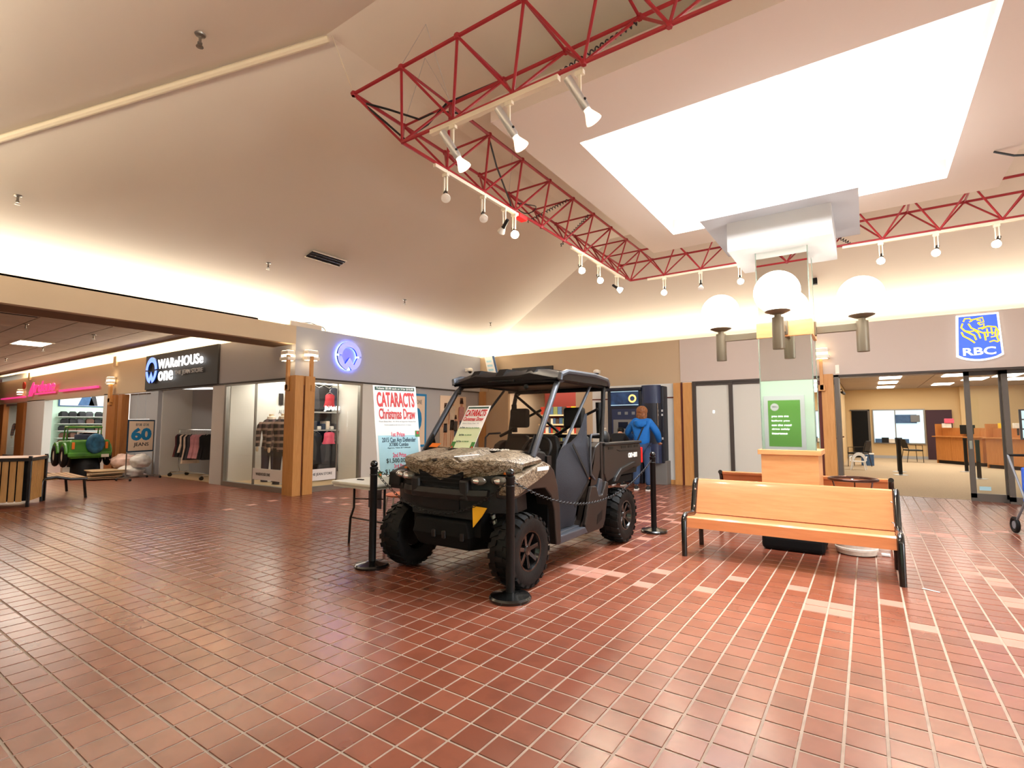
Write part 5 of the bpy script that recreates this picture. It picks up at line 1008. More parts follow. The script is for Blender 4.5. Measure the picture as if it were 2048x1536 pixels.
# ============================================================ PEOPLE
def skin_obj(name, verts, edges, radii, m, parent, sub=2, root=0):
    me = bpy.data.meshes.new(name); me.from_pydata(verts, edges, []); me.materials.append(MATS[m])
    o = bpy.data.objects.new(name, me); C.objects.link(o); o.parent = parent
    s = o.modifiers.new('skin', 'SKIN'); s.use_smooth_shade = True
    sv = me.skin_vertices[0].data
    for i, r in enumerate(radii): sv[i].radius = (r if isinstance(r, tuple) else (r, r))
    sv[root].use_root = True
    b = o.modifiers.new('sub', 'SUBSURF'); b.levels = sub; b.render_levels = sub
    return o
def person(t, h, J, jacket, pants, hairm, hairc, shoe):
    """J: joints in metres for a 1.70 m figure facing +y; every limb has its own bend"""
    k = h/1.70; V = lambda n: tuple(c*k for c in J[n])
    names = ['pelvis', 'waist', 'chest', 'neck', 'chin', 'head', 'shL', 'elL', 'wrL', 'paL', 'shR', 'elR', 'wrR', 'paR', 'hiL', 'knL', 'anL', 'toL', 'hiR', 'knR', 'anR', 'toR']
    rad = [.13, .12, .13, .052, .075, .085, .058, .042, .028, .03, .058, .042, .028, .03, .085, .058, .04, .036, .085, .058, .04, .036]
    ed = [(0, 1), (1, 2), (2, 3), (3, 4), (4, 5), (2, 6), (6, 7), (7, 8), (8, 9), (2, 10), (10, 11), (11, 12), (12, 13), (0, 14), (14, 15), (15, 16), (16, 17), (0, 18), (18, 19), (19, 20), (20, 21)]
    vs = [V(n) for n in names]; rad = [r*k*.92 for r in rad]
    for s in ('L', 'R'):            # five fingers on each palm
        b = names.index('pa'+s); p = Vector(V('pa'+s)); d = (p-Vector(V('wr'+s))).normalized(); sd = d.cross(Y).normalized() if abs(d.y) < .9 else X.copy()
        for q, L_ in ((-.026, .062), (-.009, .075), (.009, .07), (.026, .055)):
            a = p+sd*q*k+d*.03*k; c = a+d*L_*k+Vector((0, .012*k, -.012*k)); i = len(vs); vs += [tuple(a), tuple(c)]; rad += [.010*k, .008*k]; ed += [(b, i), (i, i+1)]
        a = p+sd*.03*k*(-1 if s == 'L' else 1); c = a+d*.04*k+sd*.02*k*(-1 if s == 'L' else 1); i = len(vs); vs += [tuple(a), tuple(c)]; rad += [.011*k, .009*k]; ed += [(b, i), (i, i+1)]
    body = skin_obj('body', vs, ed, rad, 'skin', t)
    hd = Vector(V('head')); fy = Vector((0, 1, 0))
    part('nose', G().ell(hd+fy*.092*k-Z*.01*k, .012*k, .02*k, .018*k, 8, 6), 'skin', t, sm=True)
    for sx in (-1, 1): part('ear', G().ell(hd+Vector((sx*.078*k, 0, -.005*k)), .012*k, .022*k, .032*k, 8, 6), 'skin', t, sm=True); part('eye', G().ell(hd+Vector((sx*.032*k, .082*k, .012*k)), .012*k, .008*k, .008*k, 8, 6), 'black', t, sm=True)
    part('mouth', G().ell(hd+fy*.083*k-Z*.05*k, .024*k, .008*k, .006*k, 8, 6), 'g_rose', t, sm=True)
    jv = ['pelvis', 'waist', 'chest', 'neck', 'shL', 'elL', 'wrL', 'shR', 'elR', 'wrR']
    vv = [V(n) for n in jv]; vv[0] = tuple(Vector(vv[0])-Z*.06*k); vv[3] = tuple(Vector(V('neck'))-Z*.01*k)
    skin_obj('jacket', vv, [(0, 1), (1, 2), (2, 3), (2, 4), (4, 5), (5, 6), (2, 7), (7, 8), (8, 9)], [(tuple(c*k for c in r) if isinstance(r, tuple) else r*k) for r in ((.19, .15), (.172, .14), (.18, .145), .09, .092, .076, .056, .092, .076, .056)], jacket, t)
    pv = ['pelvis', 'hiL', 'knL', 'anL', 'hiR', 'knR', 'anR']
    skin_obj('trousers', [V(n) for n in pv], [(0, 1), (1, 2), (2, 3), (0, 4), (4, 5), (5, 6)], [r*k for r in (.14, .105, .084, .07, .105, .084, .07)], pants, t)
    part('hair', hairc(hd, k), hairm, t, sm=True)
    for s in ('L', 'R'):
        a = Vector(V('an'+s)); b = Vector(V('to'+s)); d = Vector((b.x-a.x, b.y-a.y, 0)).normalized(); sd = d.cross(Z)
        def ring(c, w_, h_): return [tuple(c+sd*(w_*math.cos(q*PI/5))+Z*(max(0, h_*(.5+.5*math.sin(q*PI/5))))) for q in range(10)]
        c0 = Vector((a.x, a.y, .012))
        sh_ = part('shoe', G().loft([ring(c0-d*.075*k, .025*k, .06*k), ring(c0-d*.05*k, .04*k, .09*k), ring(c0+d*.02*k, .043*k, .10*k), ring(c0+d*.10*k, .048*k, .07*k), ring(c0+d*.17*k, .042*k, .05*k), ring(c0+d*.20*k, .02*k, .035*k)]), shoe, t, sm=60)
        part('sole', G().prism([(c0.x+sd.x*w_*k+d.x*l_*k, c0.y+sd.y*w_*k+d.y*l_*k) for w_, l_ in ((-.04, -.08), (.04, -.08), (.05, .06), (.05, .12), (.025, .205), (-.025, .205), (-.05, .12), (-.05, .06))], 'z', .002, .026), 'sole_white', sh_)
def longhair(hd, k):
    g = G(); g.ell(hd+Vector((0, -.018*k, .02*k)), .118*k, .118*k, .112*k, 18, 12)
    return g.loft([ering(tuple(hd+Vector((0, -.03*k, .02*k))), .108*k, .085*k, 14), ering(tuple(hd+Vector((0, -.05*k, -.06*k))), .115*k, .075*k, 14), ering(tuple(hd+Vector((0, -.055*k, -.13*k))), .112*k, .06*k, 14), ering(tuple(hd+Vector((.01, -.05*k, -.18*k))), .08*k, .04*k, 14)])
def cap_hair(hd, k): return G().ell(hd+Vector((0, -.012*k, .022*k)), .098*k, .102*k, .095*k, 16, 10)
t = thing('person', 'person in bright blue hooded jacket and jeans, back turned, at the machine', 'person', (-4.02, 10.78, 0), .12)
J = dict(pelvis=(0, 0, .94), waist=(0, .0, 1.08), chest=(0, .02, 1.30), neck=(0, .03, 1.47), chin=(0, .05, 1.545), head=(0, .07, 1.615), shL=(-.17, .02, 1.40), elL=(-.33, .10, 1.18), wrL=(-.27, .34, 1.06), paL=(-.25, .41, 1.04), shR=(.17, .02, 1.40), elR=(.32, .06, 1.16), wrR=(.30, .24, .98), paR=(.295, .31, .96),
         hiL=(-.09, 0, .88), knL=(-.12, .03, .48), anL=(-.13, -.01, .09), toL=(-.15, .13, .03), hiR=(.09, 0, .88), knR=(.115, .02, .48), anR=(.13, -.02, .09), toR=(.15, .12, .03))
person(t, 1.76, J, 'jacket_blue', 'jeans_blue', 'hair_auburn', longhair, 'shoe_black')
part('hood', G().loft([ering((0, -.03, 1.50), .11, .09, 16), ering((0, -.08, 1.47), .15, .11, 16), ering((0, -.12, 1.40), .14, .08, 16), ering((0, -.13, 1.35), .08, .05, 16)]), 'jacket_blue', t, sm=True)
part('bag_strap', G().bar((.10, -.135, 1.42), (-.06, -.15, 1.05), .03, .01, (0, -1, 0)), 'navy_dark', t)
t = thing('person', 'small person in black coat with bent head, left of the blue jacket', 'person', (-4.80, 11.32, 0), .1)
J2 = dict(J); J2.update(chest=(0, .10, 1.26), neck=(0, .18, 1.40), chin=(0, .25, 1.44), head=(0, .31, 1.49), shL=(-.16, .10, 1.34), shR=(.16, .10, 1.34), elL=(-.26, .2, 1.12), wrL=(-.2, .42, 1.08), paL=(-.19, .49, 1.07), elR=(.26, .2, 1.12), wrR=(.2, .42, 1.08), paR=(.19, .49, 1.07))
person(t, 1.42, J2, 'coat_black', 'coat_black', 'black', cap_hair, 'shoe_black')
# ============================================================ VENDING MACHINE
t = thing('banking_machine', 'tall navy banking machine with a wide blue screen on top', 'machine', (-4.6, 12.1, 0), wc=True)
part('cabinet', G().box(-5.34, -4.46, 11.98, 12.28, 0, 2.28), 'navy_dark', t, bev=.02); part('top_screen', G().box(-5.24, -4.53, 11.965, 11.98, 1.85, 2.22), 'screen_blue', t)
part('screen_logo', G().lathe([(.06, -.004), (.10, -.004), (.10, .004), (.06, .004)], (-4.68, 11.963, 2.03), 'y', 20, False), 'screen_gold', t)
for zz in (1.87, 2.2): part('screen_bar', G().box(-5.24, -4.53, 11.962, 11.966, zz, zz+.012), 'screen_pale', t)
part('screen_hood', G().box(-5.36, -4.44, 11.88, 11.99, 2.22, 2.30), 'navy_dark', t, bev=.02)
part('control_panel', G().box(-5.22, -4.54, 11.97, 11.985, .98, 1.78), 'navy', t)
for i in range(3): part('icon', G().box(-5.06+.18*i, -4.98+.18*i, 11.962, 11.968, 1.64, 1.71), 'grey_print', t)
part('keypad_recess', G().box(-5.18, -4.70, 11.962, 11.972, 1.12, 1.52), 'machine_grey', t); part('keypad_screen', G().box(-5.05, -4.8, 11.955, 11.963, 1.3, 1.46), 'screen_dark', t)
part('side_tower', G().loft([ering((-4.22, 12.0, z), .235, .16, 20) for z in (.50, 2.33)]), 'navy', t, sm=True); part('tower_back', G().box(-4.1, -3.92, 11.98, 12.28, .5, 2.31), 'navy_dark', t, bev=.02)
part('tower_glass', G().loft([ering((-4.20, 11.985, z), .225, .16, 20) for z in (.95, 1.9)]), 'navy_dark', t, sm=True); part('tower_gleam', G().box(-4.025, -4.01, 11.84, 11.87, .98, 1.9), 'chrome', t)
part('plinth', G().box(-4.42, -3.88, 12.0, 12.28, 0, .55), 'machine_grey', t, bev=.01)
for zz in (1.05, 1.6, 1.7): part('button', G().box(-3.975, -3.94, 11.965, 11.982, zz, zz+.05), 'letter_grey', t)
# ============================================================ POSTERS ON THE GREY WALL
t = thing('sale_poster', 'framed blue and tan jeans sale poster on grey wall behind the draw poster', 'poster', (WX, 9.45, .85), wc=True)
part('border', G().box(WX-.03, WX-.01, 8.85, 9.98, .82, 2.2), 'poster_blue', t); part('sheet', G().box(WX-.01, WX-.004, 8.92, 9.91, .88, 2.14), 'poster_tan', t)
xx = WX-.003
text('BUY ONE GET ONE', (xx, 8.98, 1.93), Y, Z, .82, .11, 'grey_print', t, bold=.0); text('60', (xx, 9.0, 1.22), Y, Z, .80, .64, 'poster_blue', t, bold=.04); text('JEANS', (xx, 9.08, .96), Y, Z, .64, .19, 'black_print', t, bold=.01)
t = thing('photo_poster', 'large photo poster of four young people in denim on grey wall', 'poster', (WX, 11.07, .74), wc=True)
part('sheet', G().box(WX-.03, WX-.015, 10.52, 11.62, .74, 2.2), 'poster_tan', t)
def fig(y, z0, s, top, bot, hair):
    def q(a, b, c, d, m, nm): part(nm, G().prism([(y+p[0]*s, z0+p[1]*s) for p in (a, b, c, d)], 'x', WX-.015, WX-.0135), m, t)
    q((-.02, .0), (.02, .0), (.05, .45), (-.0, .45), 'skin', 'printed_leg'); q((.08, .0), (.12, .0), (.11, .45), (.06, .45), 'skin', 'printed_leg'); q((-.03, .40), (.14, .40), (.13, .66), (-.01, .66), bot, 'printed_shorts'); q((-.05, .62), (.16, .62), (.18, 1.02), (-.05, 1.02), top, 'printed_shirt'); q((-.09, .55), (-.05, .55), (-.03, 1.0), (-.08, .98), 'skin', 'printed_arm'); q((.02, 1.02), (.11, 1.02), (.12, 1.2), (.01, 1.2), 'skin', 'printed_face'); q((-.01, 1.1), (.14, 1.1), (.12, 1.26), (.01, 1.26), hair, 'printed_hair')
fig(10.68, .80, .95, 'g_cream', 'g_denim', 'g_brown'); fig(10.95, .80, 1.10, 'b_white', 'g_black', 'g_black'); fig(11.35, .80, 1.08, 'g_pink', 'b_blue', 'g_brown'); fig(11.12, .76, .72, 'g_char', 'b_blue', 'g_brown')
t = thing('hanging_banner', 'white and blue advertising banner hanging from the back cove', 'banner', (-9.1, 12.2, 2.6), wc=True)
part('sheet', G().add([(-9.38, WY-.12, 3.42), (-8.98, WY-.16, 3.42), (-8.80, WY-.16, 2.75), (-9.2, WY-.12, 2.75), (-9.38, WY-.115, 3.42), (-8.98, WY-.155, 3.42), (-8.80, WY-.155, 2.75), (-9.2, WY-.115, 2.75)], [(0, 1, 2, 3), (7, 6, 5, 4), (0, 4, 5, 1), (1, 5, 6, 2), (2, 6, 7, 3), (3, 7, 4, 0)]), 'paper_white', t)
part('blue_stripe', G().add([(-9.06, WY-.168, 3.42), (-8.98, WY-.17, 3.42), (-8.80, WY-.17, 2.75), (-8.86, WY-.168, 2.75)], [(0, 1, 2, 3)]), 'b_blue', t)
for k in range(4): part('print_block', G().add([(-9.30+.02*k*2, WY-.135, 3.3-.13*k), (-9.10+.02*k*2, WY-.155, 3.3-.13*k), (-9.08+.02*k*2, WY-.155, 3.24-.13*k), (-9.28+.02*k*2, WY-.135, 3.24-.13*k)], [(0, 1, 2, 3)]), 'paper_blue', t)
part('hanger_rod', G().tube([(-9.30, WY+.0, 3.40), (-9.30, WY-.14, 3.40)], .012, 6).tube([(-9.06, WY, 3.40), (-9.06, WY-.15, 3.40)], .012, 6), 'steel', t, sm=True)
t = thing('shop_sign', 'dark sign board on the tan fascia above the vehicle roof', 'sign', (-7.75, WY, 2.6), wc=True)
part('board', G().box(-8.42, -7.07, WY-.05, WY, 2.6, 3.02), 'sign_dark', t); text('NEWSTAND', (-8.05, WY-.055, 2.76), X, Z, .86, .12, 'letter_white', t, bold=.02)
# ============================================================ CORNER SHOP DISPLAY
def mannequin(x, y, rz, label, shirt, legm='g_denim', s=1.0, shoes=True):
    t = thing('mannequin', label, 'mannequin', (x, y, .08), rz)
    L = lambda rows: G().loft([ering((cx*s, cy*s, z*s), rx*s, ry*s, 16) for cx, cy, z, rx, ry in rows])
    part('neck', L([(0, 0, 1.42, .07, .07), (0, 0, 1.50, .052, .055), (0, .01, 1.56, .05, .055), (0, .01, 1.565, .02, .02)]), 'flesh_form', t, sm=True)
    part('shirt', L([(0, 0, .72, .185, .14), (0, 0, .80, .19, .145), (0, 0, 1.0, .17, .13), (0, 0, 1.2, .195, .14), (0, 0, 1.34, .21, .13), (0, 0, 1.42, .15, .10), (0, 0, 1.46, .08, .075)]), shirt, t, sm=True)
    for sx in (-1, 1):
        part('sleeve', L([(sx*.20, 0, 1.38, .05, .05), (sx*.235, 0, 1.30, .065, .07), (sx*.27, -.01, 1.1, .06, .065), (sx*.275, .03, .92, .055, .06), (sx*.27, .06, .82, .05, .055)]), shirt, t, sm=True)
        part('hand', G().ell((sx*.265*s, .075*s, .76*s), .032*s, .028*s, .065*s, 10, 7), 'flesh_form', t, sm=True)
        part('trouser_leg', L([(sx*.09, 0, .80, .105, .12), (sx*.10, 0, .45, .085, .09), (sx*.11, 0, .12, .075, .085), (sx*.11, 0, .02, .075, .09)]), legm, t, sm=True)
    part('collar', L([(0, 0, 1.43, .10, .09), (0, 0, 1.50, .09, .085), (0, 0, 1.51, .075, .07)]), 'g_cream', t, sm=True)
    part('stand', G().lathe([(0, -.075), (.2, -.075), (.2, -.06), (0, -.06)], n=24).tf(Matrix.Translation((0, 0, .075))), 'chrome', t, sm=True)
    return t
mannequin(-11.45, 6.75, -2.3, 'headless mannequin in dark plaid shirt in the corner shop window', 'plaid_dark')
mannequin(-10.75, 6.62, -2.2, 'second plaid mannequin half hidden behind the corner post', 'plaid_dark', 'g_black')
mannequin(-31.6, 6.7, -2.2, 'headless mannequin in grey plaid shawl in the far left window', 'plaid_grey', 'flesh_form')
def garment(x, y, z, w_, h_, rz, m, label, grp, name='hanging_shirt', flare=1.2, hanger=True, cat='garment'):
    t = thing(name, label, cat, (x, y, z), rz, grp); n = 7
    rows = []
    for zz, ww in ((0, .3), (-.04, .75), (-.12, 1.0), (-.5, .96), (-.85, flare*.92), (-1, flare)):
        a = w_/2*ww; rows.append([(a*math.cos(q*PI/6), .045*math.sin(q*PI/6)+.012*math.sin(q*2.1+zz*5), zz*h_) for q in range(12)])
    part('cloth', G().loft(rows), m, t, sm=True)
    if hanger: part('hanger', G().tube([(-w_*.36, 0, -.03*h_), (0, 0, .05), (w_*.36, 0, -.03*h_)], .006, 5).tube([(0, 0, .04), (0, 0, .10), (.03, 0, .12)], .005, 5), 'steel', t, sm=True)
    return t
# wall unit with shelves, seen through the right pane
t = thing('shelf_unit', 'dark wall unit with shelves of folded jeans behind the window', 'shelf', (-10.75, 7.55, .08), wc=True)
part('back_panel', G().box(-10.92, -10.88, 7.0, 7.97, .1, 2.42), 'g_black', t)
for zz in (1.28, 1.70): part('shelf', G().box(-10.88, -10.55, 7.0, 7.97, zz-.03, zz), 'steel', t)
part('light_bar', G().box(-10.56, -10.54, 7.0, 7.97, 2.34, 2.37), 'downlight', t)
text('JEANS', (-10.53, 7.50, 1.71), Y, Z, .42, .13, 'letter_white', t, bold=.03, ext=.03)
part('side_banner', G().box(-10.54, -10.53, 7.0, 7.12, 1.74, 2.36), 'paper_white', t); text('JEANS FIT', (-10.527, 7.085, 1.78), Z, -Y, .54, .07, 'black_print', t)
gl = [('g_char', 7.28, .40), ('g_black', 7.55, .44), ('g_denim', 7.80, .34)]
for (m_, y, w_), lb in zip(gl, ('dark grey top hanging left under the shelf light', 'black long top hanging in the middle of the wall unit', 'dark denim top hanging right in the wall unit')): garment(-10.62, y, 2.28, w_, .52, PI/2, m_, lb, 'tops hanging in the wall unit')
garment(-10.54, 7.66, 2.12, .26, .30, PI/2, 'g_red', 'red top hanging at the front of the wall unit', 'tops hanging in the wall unit')
ORD2 = ['first', 'second', 'third', 'fourth', 'fifth', 'sixth', 'seventh', 'eighth']
for k in range(8):
    tag(part('folded_jeans', G().box(-10.84, -10.58, 7.04+.115*k, 7.14+.115*k, 1.28, 1.36+.06*(k % 3)), ['g_denim', 'b_white', 'g_char', 'b_white', 'g_denim', 'g_cream', 'b_white', 'g_char'][k], bev=.015), ORD2[k]+' folded jeans from the left on the wall unit shelf', 'jeans', 'folded jeans on the middle shelf')
for (y, m_, w_, z_, lb) in ((7.12, 'g_teal', .18, 1.22, 'teal top hanging low at the left of the wall unit'), (7.70, 'g_rose', .30, 1.22, 'bright pink top hanging low in the wall unit'), (7.36, 'g_black', .30, 1.2, 'black trousers hanging low in the middle of the wall unit'), (7.60, 'g_char', .34, .96, 'charcoal jeans hanging below the pink top'), (7.86, 'g_black', .2, 1.0, 'black jeans hanging at the lower right of the wall unit')): garment(-10.60+.02*(m_ == 'g_rose'), y, z_, w_, .28 if m_ in ('g_teal', 'g_rose') else .72, PI/2, m_, lb, 'tops hanging in the wall unit')
t = thing('sizes_board', 'white SIZES board standing behind the plaid mannequin', 'sign', (-11.75, 7.35, .08), wc=True)
so = Vector((-11.95, 7.15, .08)); sr = Vector((.62, .40, 0)).normalized()
part('board', G().bar(so+sr*.3+Z*.0, so+sr*.3+Z*1.78, .62, .03, sr.cross(Z)), 'paper_white', t)
for s_, z_, h_, m_ in (('ALL BODY', 1.58, .1, 'grey_print'), ('SIZES.', 1.36, .15, 'black_print'), ('YOUR', 1.2, .1, 'grey_print'), ('JEANS', .98, .15, 'black_print')): text(s_, so+sr*.08+Z*z_-sr.cross(Z)*-.02, sr, Z, .44, h_, m_, t)
for k, (m_, dx) in enumerate((('g_black', .12), ('b_white', .26), ('g_denim', .42), ('b_white', .52))):
    tag(part('rolled_jeans', G().lathe([(.0, 0), (.05, .0), (.055, .28), (0, .28)], tuple(so+sr*dx+Z*1.80), n=12), m_, sm=True), ['black rolled jeans on top of the SIZES board', 'white rolled jeans left on top of the SIZES board', 'dark blue rolled jeans on top of the SIZES board', 'white rolled jeans right on top of the SIZES board'][k], 'jeans', 'rolled jeans on the board')
t = thing('window_decal', 'frosted band with dark shop lettering across both corner panes', 'decal', (-10.8, C1, .2), wc=True)
part('band', G().box(-11.08, -9.9, C1-.004, C1+.0, .22, .46), 'paper_white', t); part('band', G().box(WX-.024, WX-.02, 6.55, 7.19, .22, .46), 'paper_white', t)
text('WAREHOUSE ONE', (-10.95, C1-.006, .31), X, Z, .55, .06, 'black_print', t); text('THE JEAN STORE', (WX-.018, 6.56, .31), Y, Z, .54, .07, 'black_print', t)
for k, (x, y) in enumerate(((-11.6, 6.9), (-10.9, 6.7), (-10.3, 7.2), (-13.6, 7.3), (-12.9, 6.9))):
    tag(part('downlight', G().lathe([(0, 0), (.09, 0), (.09, .012), (0, .012)], (x, y, 2.485), n=18), 'downlight', sm=True), ['round ceiling downlight above the dark plaid mannequin', 'round ceiling downlight above the corner display', 'round ceiling downlight seen through the right pane', 'round ceiling downlight above the garment rack', 'round ceiling downlight at the right of the shop entrance'][k], 'lamp', 'shop downlights')
# garment rack on castors in the entrance
t = thing('garment_rack', 'chrome garment rack on castors standing in the shop entrance', 'rack', (-14.0, 6.6, 0), wc=True)
ry = 6.55
part('rail', G().tube([(-15.0, ry, 1.26), (-13.1, ry, 1.26)], .016, 8), 'chrome', t, sm=True)
part('end_post', G().tube([(-14.95, ry, 1.26), (-14.95, ry, .30), (-14.85, ry, .12)], .013, 8), 'chrome', t, sm=True); part('end_post', G().tube([(-13.15, ry, 1.26), (-13.15, ry, .12)], .013, 8), 'chrome', t, sm=True)
part('base_bar', G().tube([(-14.85, ry, .14), (-13.15, ry, .14)], .016, 8), 'chrome', t, sm=True)
for x in (-14.9, -13.15):
    part('foot_bar', G().tube([(x, ry-.22, .12), (x, ry+.2, .12)], .014, 8), 'chrome', t, sm=True)
    for y in (ry-.22, ry+.2): part('castor', G().lathe([(0, -.02), (.05, -.02), (.055, 0), (.05, .02), (0, .02)], (x, y, .057), 'x', 16), 'gloss_black', t, sm=True)
t.location.x -= .62
rk = [('g_maroon', 'dark maroon top at the left end of the garment rack', .62), ('g_black', 'black top beside the maroon one on the garment rack', .62), ('g_black', 'black top beside the maroon one on the garment rack', .62), ('g_cream', 'cream top on the garment rack, between black ones', .5), ('g_black', 'black top between cream tops on the garment rack', .62), ('g_cream', 'long cream top in the middle of the garment rack', .78), ('g_black', 'black top just right of the long cream top', .68), ('g_char', 'charcoal top on the garment rack beside the pink ones', .66)]+[('g_pink', 'dusty pink top in the row of pink tops on the rack', .62)]*5+[('g_black', 'black top at the right end of the garment rack', .64)]*3
ORD = ['first', 'second', 'third', 'fourth', 'fifth', 'sixth', 'seventh', 'eighth', 'ninth', 'tenth', 'eleventh', 'twelfth', 'thirteenth']+['%dth' % q for q in range(14, 60)]
for k, (m_, lb, h_) in enumerate(rk):
    if 8 <= k <= 12: lb = ORD[k-8]+' dusty pink top from the left on the garment rack'
    if k >= 13: lb = ['first', 'second', 'last'][k-13]+' black top right of the pink ones on the garment rack'
    if k == 2: lb = 'second black top from the left on the garment rack'
    garment(-15.44+.108*k, ry, 1.15, .36, h_, PI/2+R.uniform(-.25, .25), m_, lb, 'tops on the garment rack', flare=1.25)
# sale sign on a wheeled stand
sx_ = -15.28
t = thing('sale_stand', 'wheeled sale sign reading 60 JEANS before the grey shop wall', 'sign', (sx_, 5.5, 0), wc=True)
q0 = Vector((sx_, 5.22, 0)); qr = Vector((-.25, .62, 0)).normalized(); qn = qr.cross(Z)
def qbox(u0, u1, z0, z1, d, m_, nm, th=.01): part(nm, G().add([q0+qr*a+Z*b+qn*e for e in (d, d+th) for a, b in ((u0, z0), (u1, z0), (u1, z1), (u0, z1))], [(0, 3, 2, 1), (4, 5, 6, 7), (0, 1, 5, 4), (1, 2, 6, 5), (2, 3, 7, 6), (3, 0, 4, 7)]), m_, t)
qbox(.0, .76, .70, 1.52, 0, 'teal_print', 'border'); qbox(.035, .725, .735, 1.485, .011, 'poster_tan', 'sheet', .002)
for u in (.0, .74): qbox(u, u+.02, .08, .72, -.0, 'alu', 'upright', .02)
qbox(-.06, .84, .08, .10, 0, 'alu', 'foot_bar', .03)
for u in (-.04, .8):
    p = q0+qr*u; part('foot_arm', G().bar(p+qn*-.2+Z*.07, p+qn*.22+Z*.07, .025, .025), 'alu', t)
    for e in (-.2, .22): part('castor', G().ell(p+qn*e+Z*.032, .03, .03, .03, 10, 8), 'graphite', t, sm=True)
def qt(s, u0, u1, z0, z1, m_, b=.01): text(s, q0+qr*u0+Z*z0+qn*.0135, qr, Z, u1-u0, z1-z0, m_, t, bold=b, ext=.002)
qt('BUY ONE', .22, .38, 1.36, 1.43, 'grey_print'); qt('GET ONE', .42, .58, 1.36, 1.43, 'grey_print'); qt('60', .10, .67, .99, 1.32, 'poster_blue', .05); qt('JEANS', .18, .60, .82, .94, 'black_print', .01)
# bags and cardboard behind the sign
def sack(c, rx, ry, rz, m_, label):
    from mathutils import noise
    g = G(); g.ell((0, 0, 0), 1, 1, 1, 30, 20); v = []
    for p in g.v:
        q = Vector(p); n_ = noise.noise(q*2.1+Vector(c)*3)*.22+noise.noise(q*5.5+Vector(c))*.12; q = q*(1+n_); v.append((q.x*rx, q.y*ry, max(-.82, q.z)*rz))
    g.v = v; return tag(part('plastic_bag', g, m_, sm=70, loc=(c[0], c[1], c[2]+rz*.82)), label, 'bag', 'bulging plastic bags')
sack((-16.35, 5.72, 0), .34, .30, .17, 'bag_clear', 'bulging clear plastic bag in front behind the sale sign'); sack((-17.0, 5.80, .18), .5, .30, .22, 'bag_pink', 'pinkish plastic bag on top behind the sale sign'); sack((-16.1, 5.85, .26), .26, .22, .2, 'bag_clear', 'pale plastic bag at the upper right behind the sale sign')
for k in range(5): tag(part('cardboard_sheet', G().box(-.75+.05*k, .75-.06*(k % 3), -.36, .36, 0, .028), 'kraft', loc=(-16.7+.1*(k % 2), 5.25, .001+.045*k), bev=.006), ['lowest flattened cardboard of the stack by the sale sign', 'second flattened cardboard from the floor', 'middle flattened cardboard of the stack by the sale sign', 'fourth flattened cardboard from the floor', 'topmost flattened cardboard of the stack by the sale sign'][k], 'cardboard', 'flattened cardboard stack').rotation_euler = (.02*(k % 2), -.03, -.4+.06*k)
# ============================================================ COIN RIDE CAR
t = thing('ride_car', 'green toy jeep coin ride with blue spare tyre in the corridor', 'ride', (-18.0, 5.15, 0), math.radians(90))
# local: x to its right, y forward; the rear faces the camera
part('base', G().loft([ering((0, -.1, 0), .46, .62, 24), ering((0, -.1, .3), .44, .56, 24), ering((0, 0, .48), .40, .5, 24)]), 'black', t, sm=30); part('coin_box', G().box(-.62, -.42, -.3, -.08, 0, .24), 'pale_plastic', t, bev=.01)
part('body', G().loft([[(-.50, -.62, .36), (.50, -.62, .36), (.50, .95, .36), (-.50, .95, .36)], [(-.56, -.66, .50), (.56, -.66, .50), (.54, 1.0, .50), (-.54, 1.0, .50)], [(-.56, -.66, .80), (.56, -.66, .80), (.52, 1.0, .76), (-.52, 1.0, .76)], [(-.50, -.60, .84), (.50, -.60, .84), (.46, .95, .80), (-.46, .95, .80)]]), 'green_paint', t, bev=.03)
part('bumper', G().box(-.60, .60, -.74, -.64, .40, .52), 'green_paint', t, bev=.04, seg=3); part('cockpit', G().box(-.40, .40, -.45, .35, .80, .86), 'black', t); part('bench_seat', G().box(-.38, .38, -.50, -.36, .82, .98), 'g_denim', t, bev=.03)
part('windscreen_frame', G().tube([(-.47, .42, .82), (-.47, .30, 1.16), (.47, .30, 1.16), (.47, .42, .82)], .035, 8), 'green_paint', t, sm=True); part('roll_bar', G().tube([(-.47, .05, .82), (-.47, -.02, 1.16), (.47, -.02, 1.16), (.47, .05, .82)], .03, 8), 'green_paint', t, sm=True)
for sx in (-1, 1):
    part('roof_bar', G().tube([(sx*.47, .3, 1.16), (sx*.47, -.02, 1.16)], .028, 8), 'green_paint', t, sm=True)
    for y in (-.28, .66):
        w_ = part('wheel', G().tube([(sx*.60, y+.2*math.cos(a*PI/12), .42+.2*math.sin(a*PI/12)) for a in range(24)], .085, 10, True), 'tyre', t, sm=True); part('hub', G().lathe([(0, -.05), (.13, -.05), (.13, .05), (0, .06)], (sx*.60, y, .42), 'x', 18), 'pale_plastic', w_, sm=True)
        part('mudguard', G().tube([(sx*.60, y+.30*math.cos(a), .42+.30*math.sin(a)) for a in [k*PI/8+PI/8*.5 for k in range(8)]], .06, 8), 'green_paint', t, sm=True)
    part('rear_lamp', G().box(*sorted((sx*.50, sx*.42)), -.69, -.66, .60, .78), 'amber', t, bev=.01)
sp = part('spare_tyre', G().tube([(.12+.17*math.cos(a*PI/14), -.74, .74+.17*math.sin(a*PI/14)) for a in range(28)], .095, 12, True), 'tyre_blue', t, sm=True)
part('spare_hub', G().lathe([(0, -.05), (.12, -.05), (.14, 0), (.1, .04), (0, .05)], (.12, -.78, .74), 'y', 18), 'tyre_blue', sp, sm=True); part('plate', G().box(.30, .52, -.755, -.745, .38, .46), 'pale_plastic', t)
for ch in t.children:
    if ch.name.split('.')[0] not in ('base', 'coin_box'): ch.location.z += .10
t.scale = (.80, .72, 1.05)
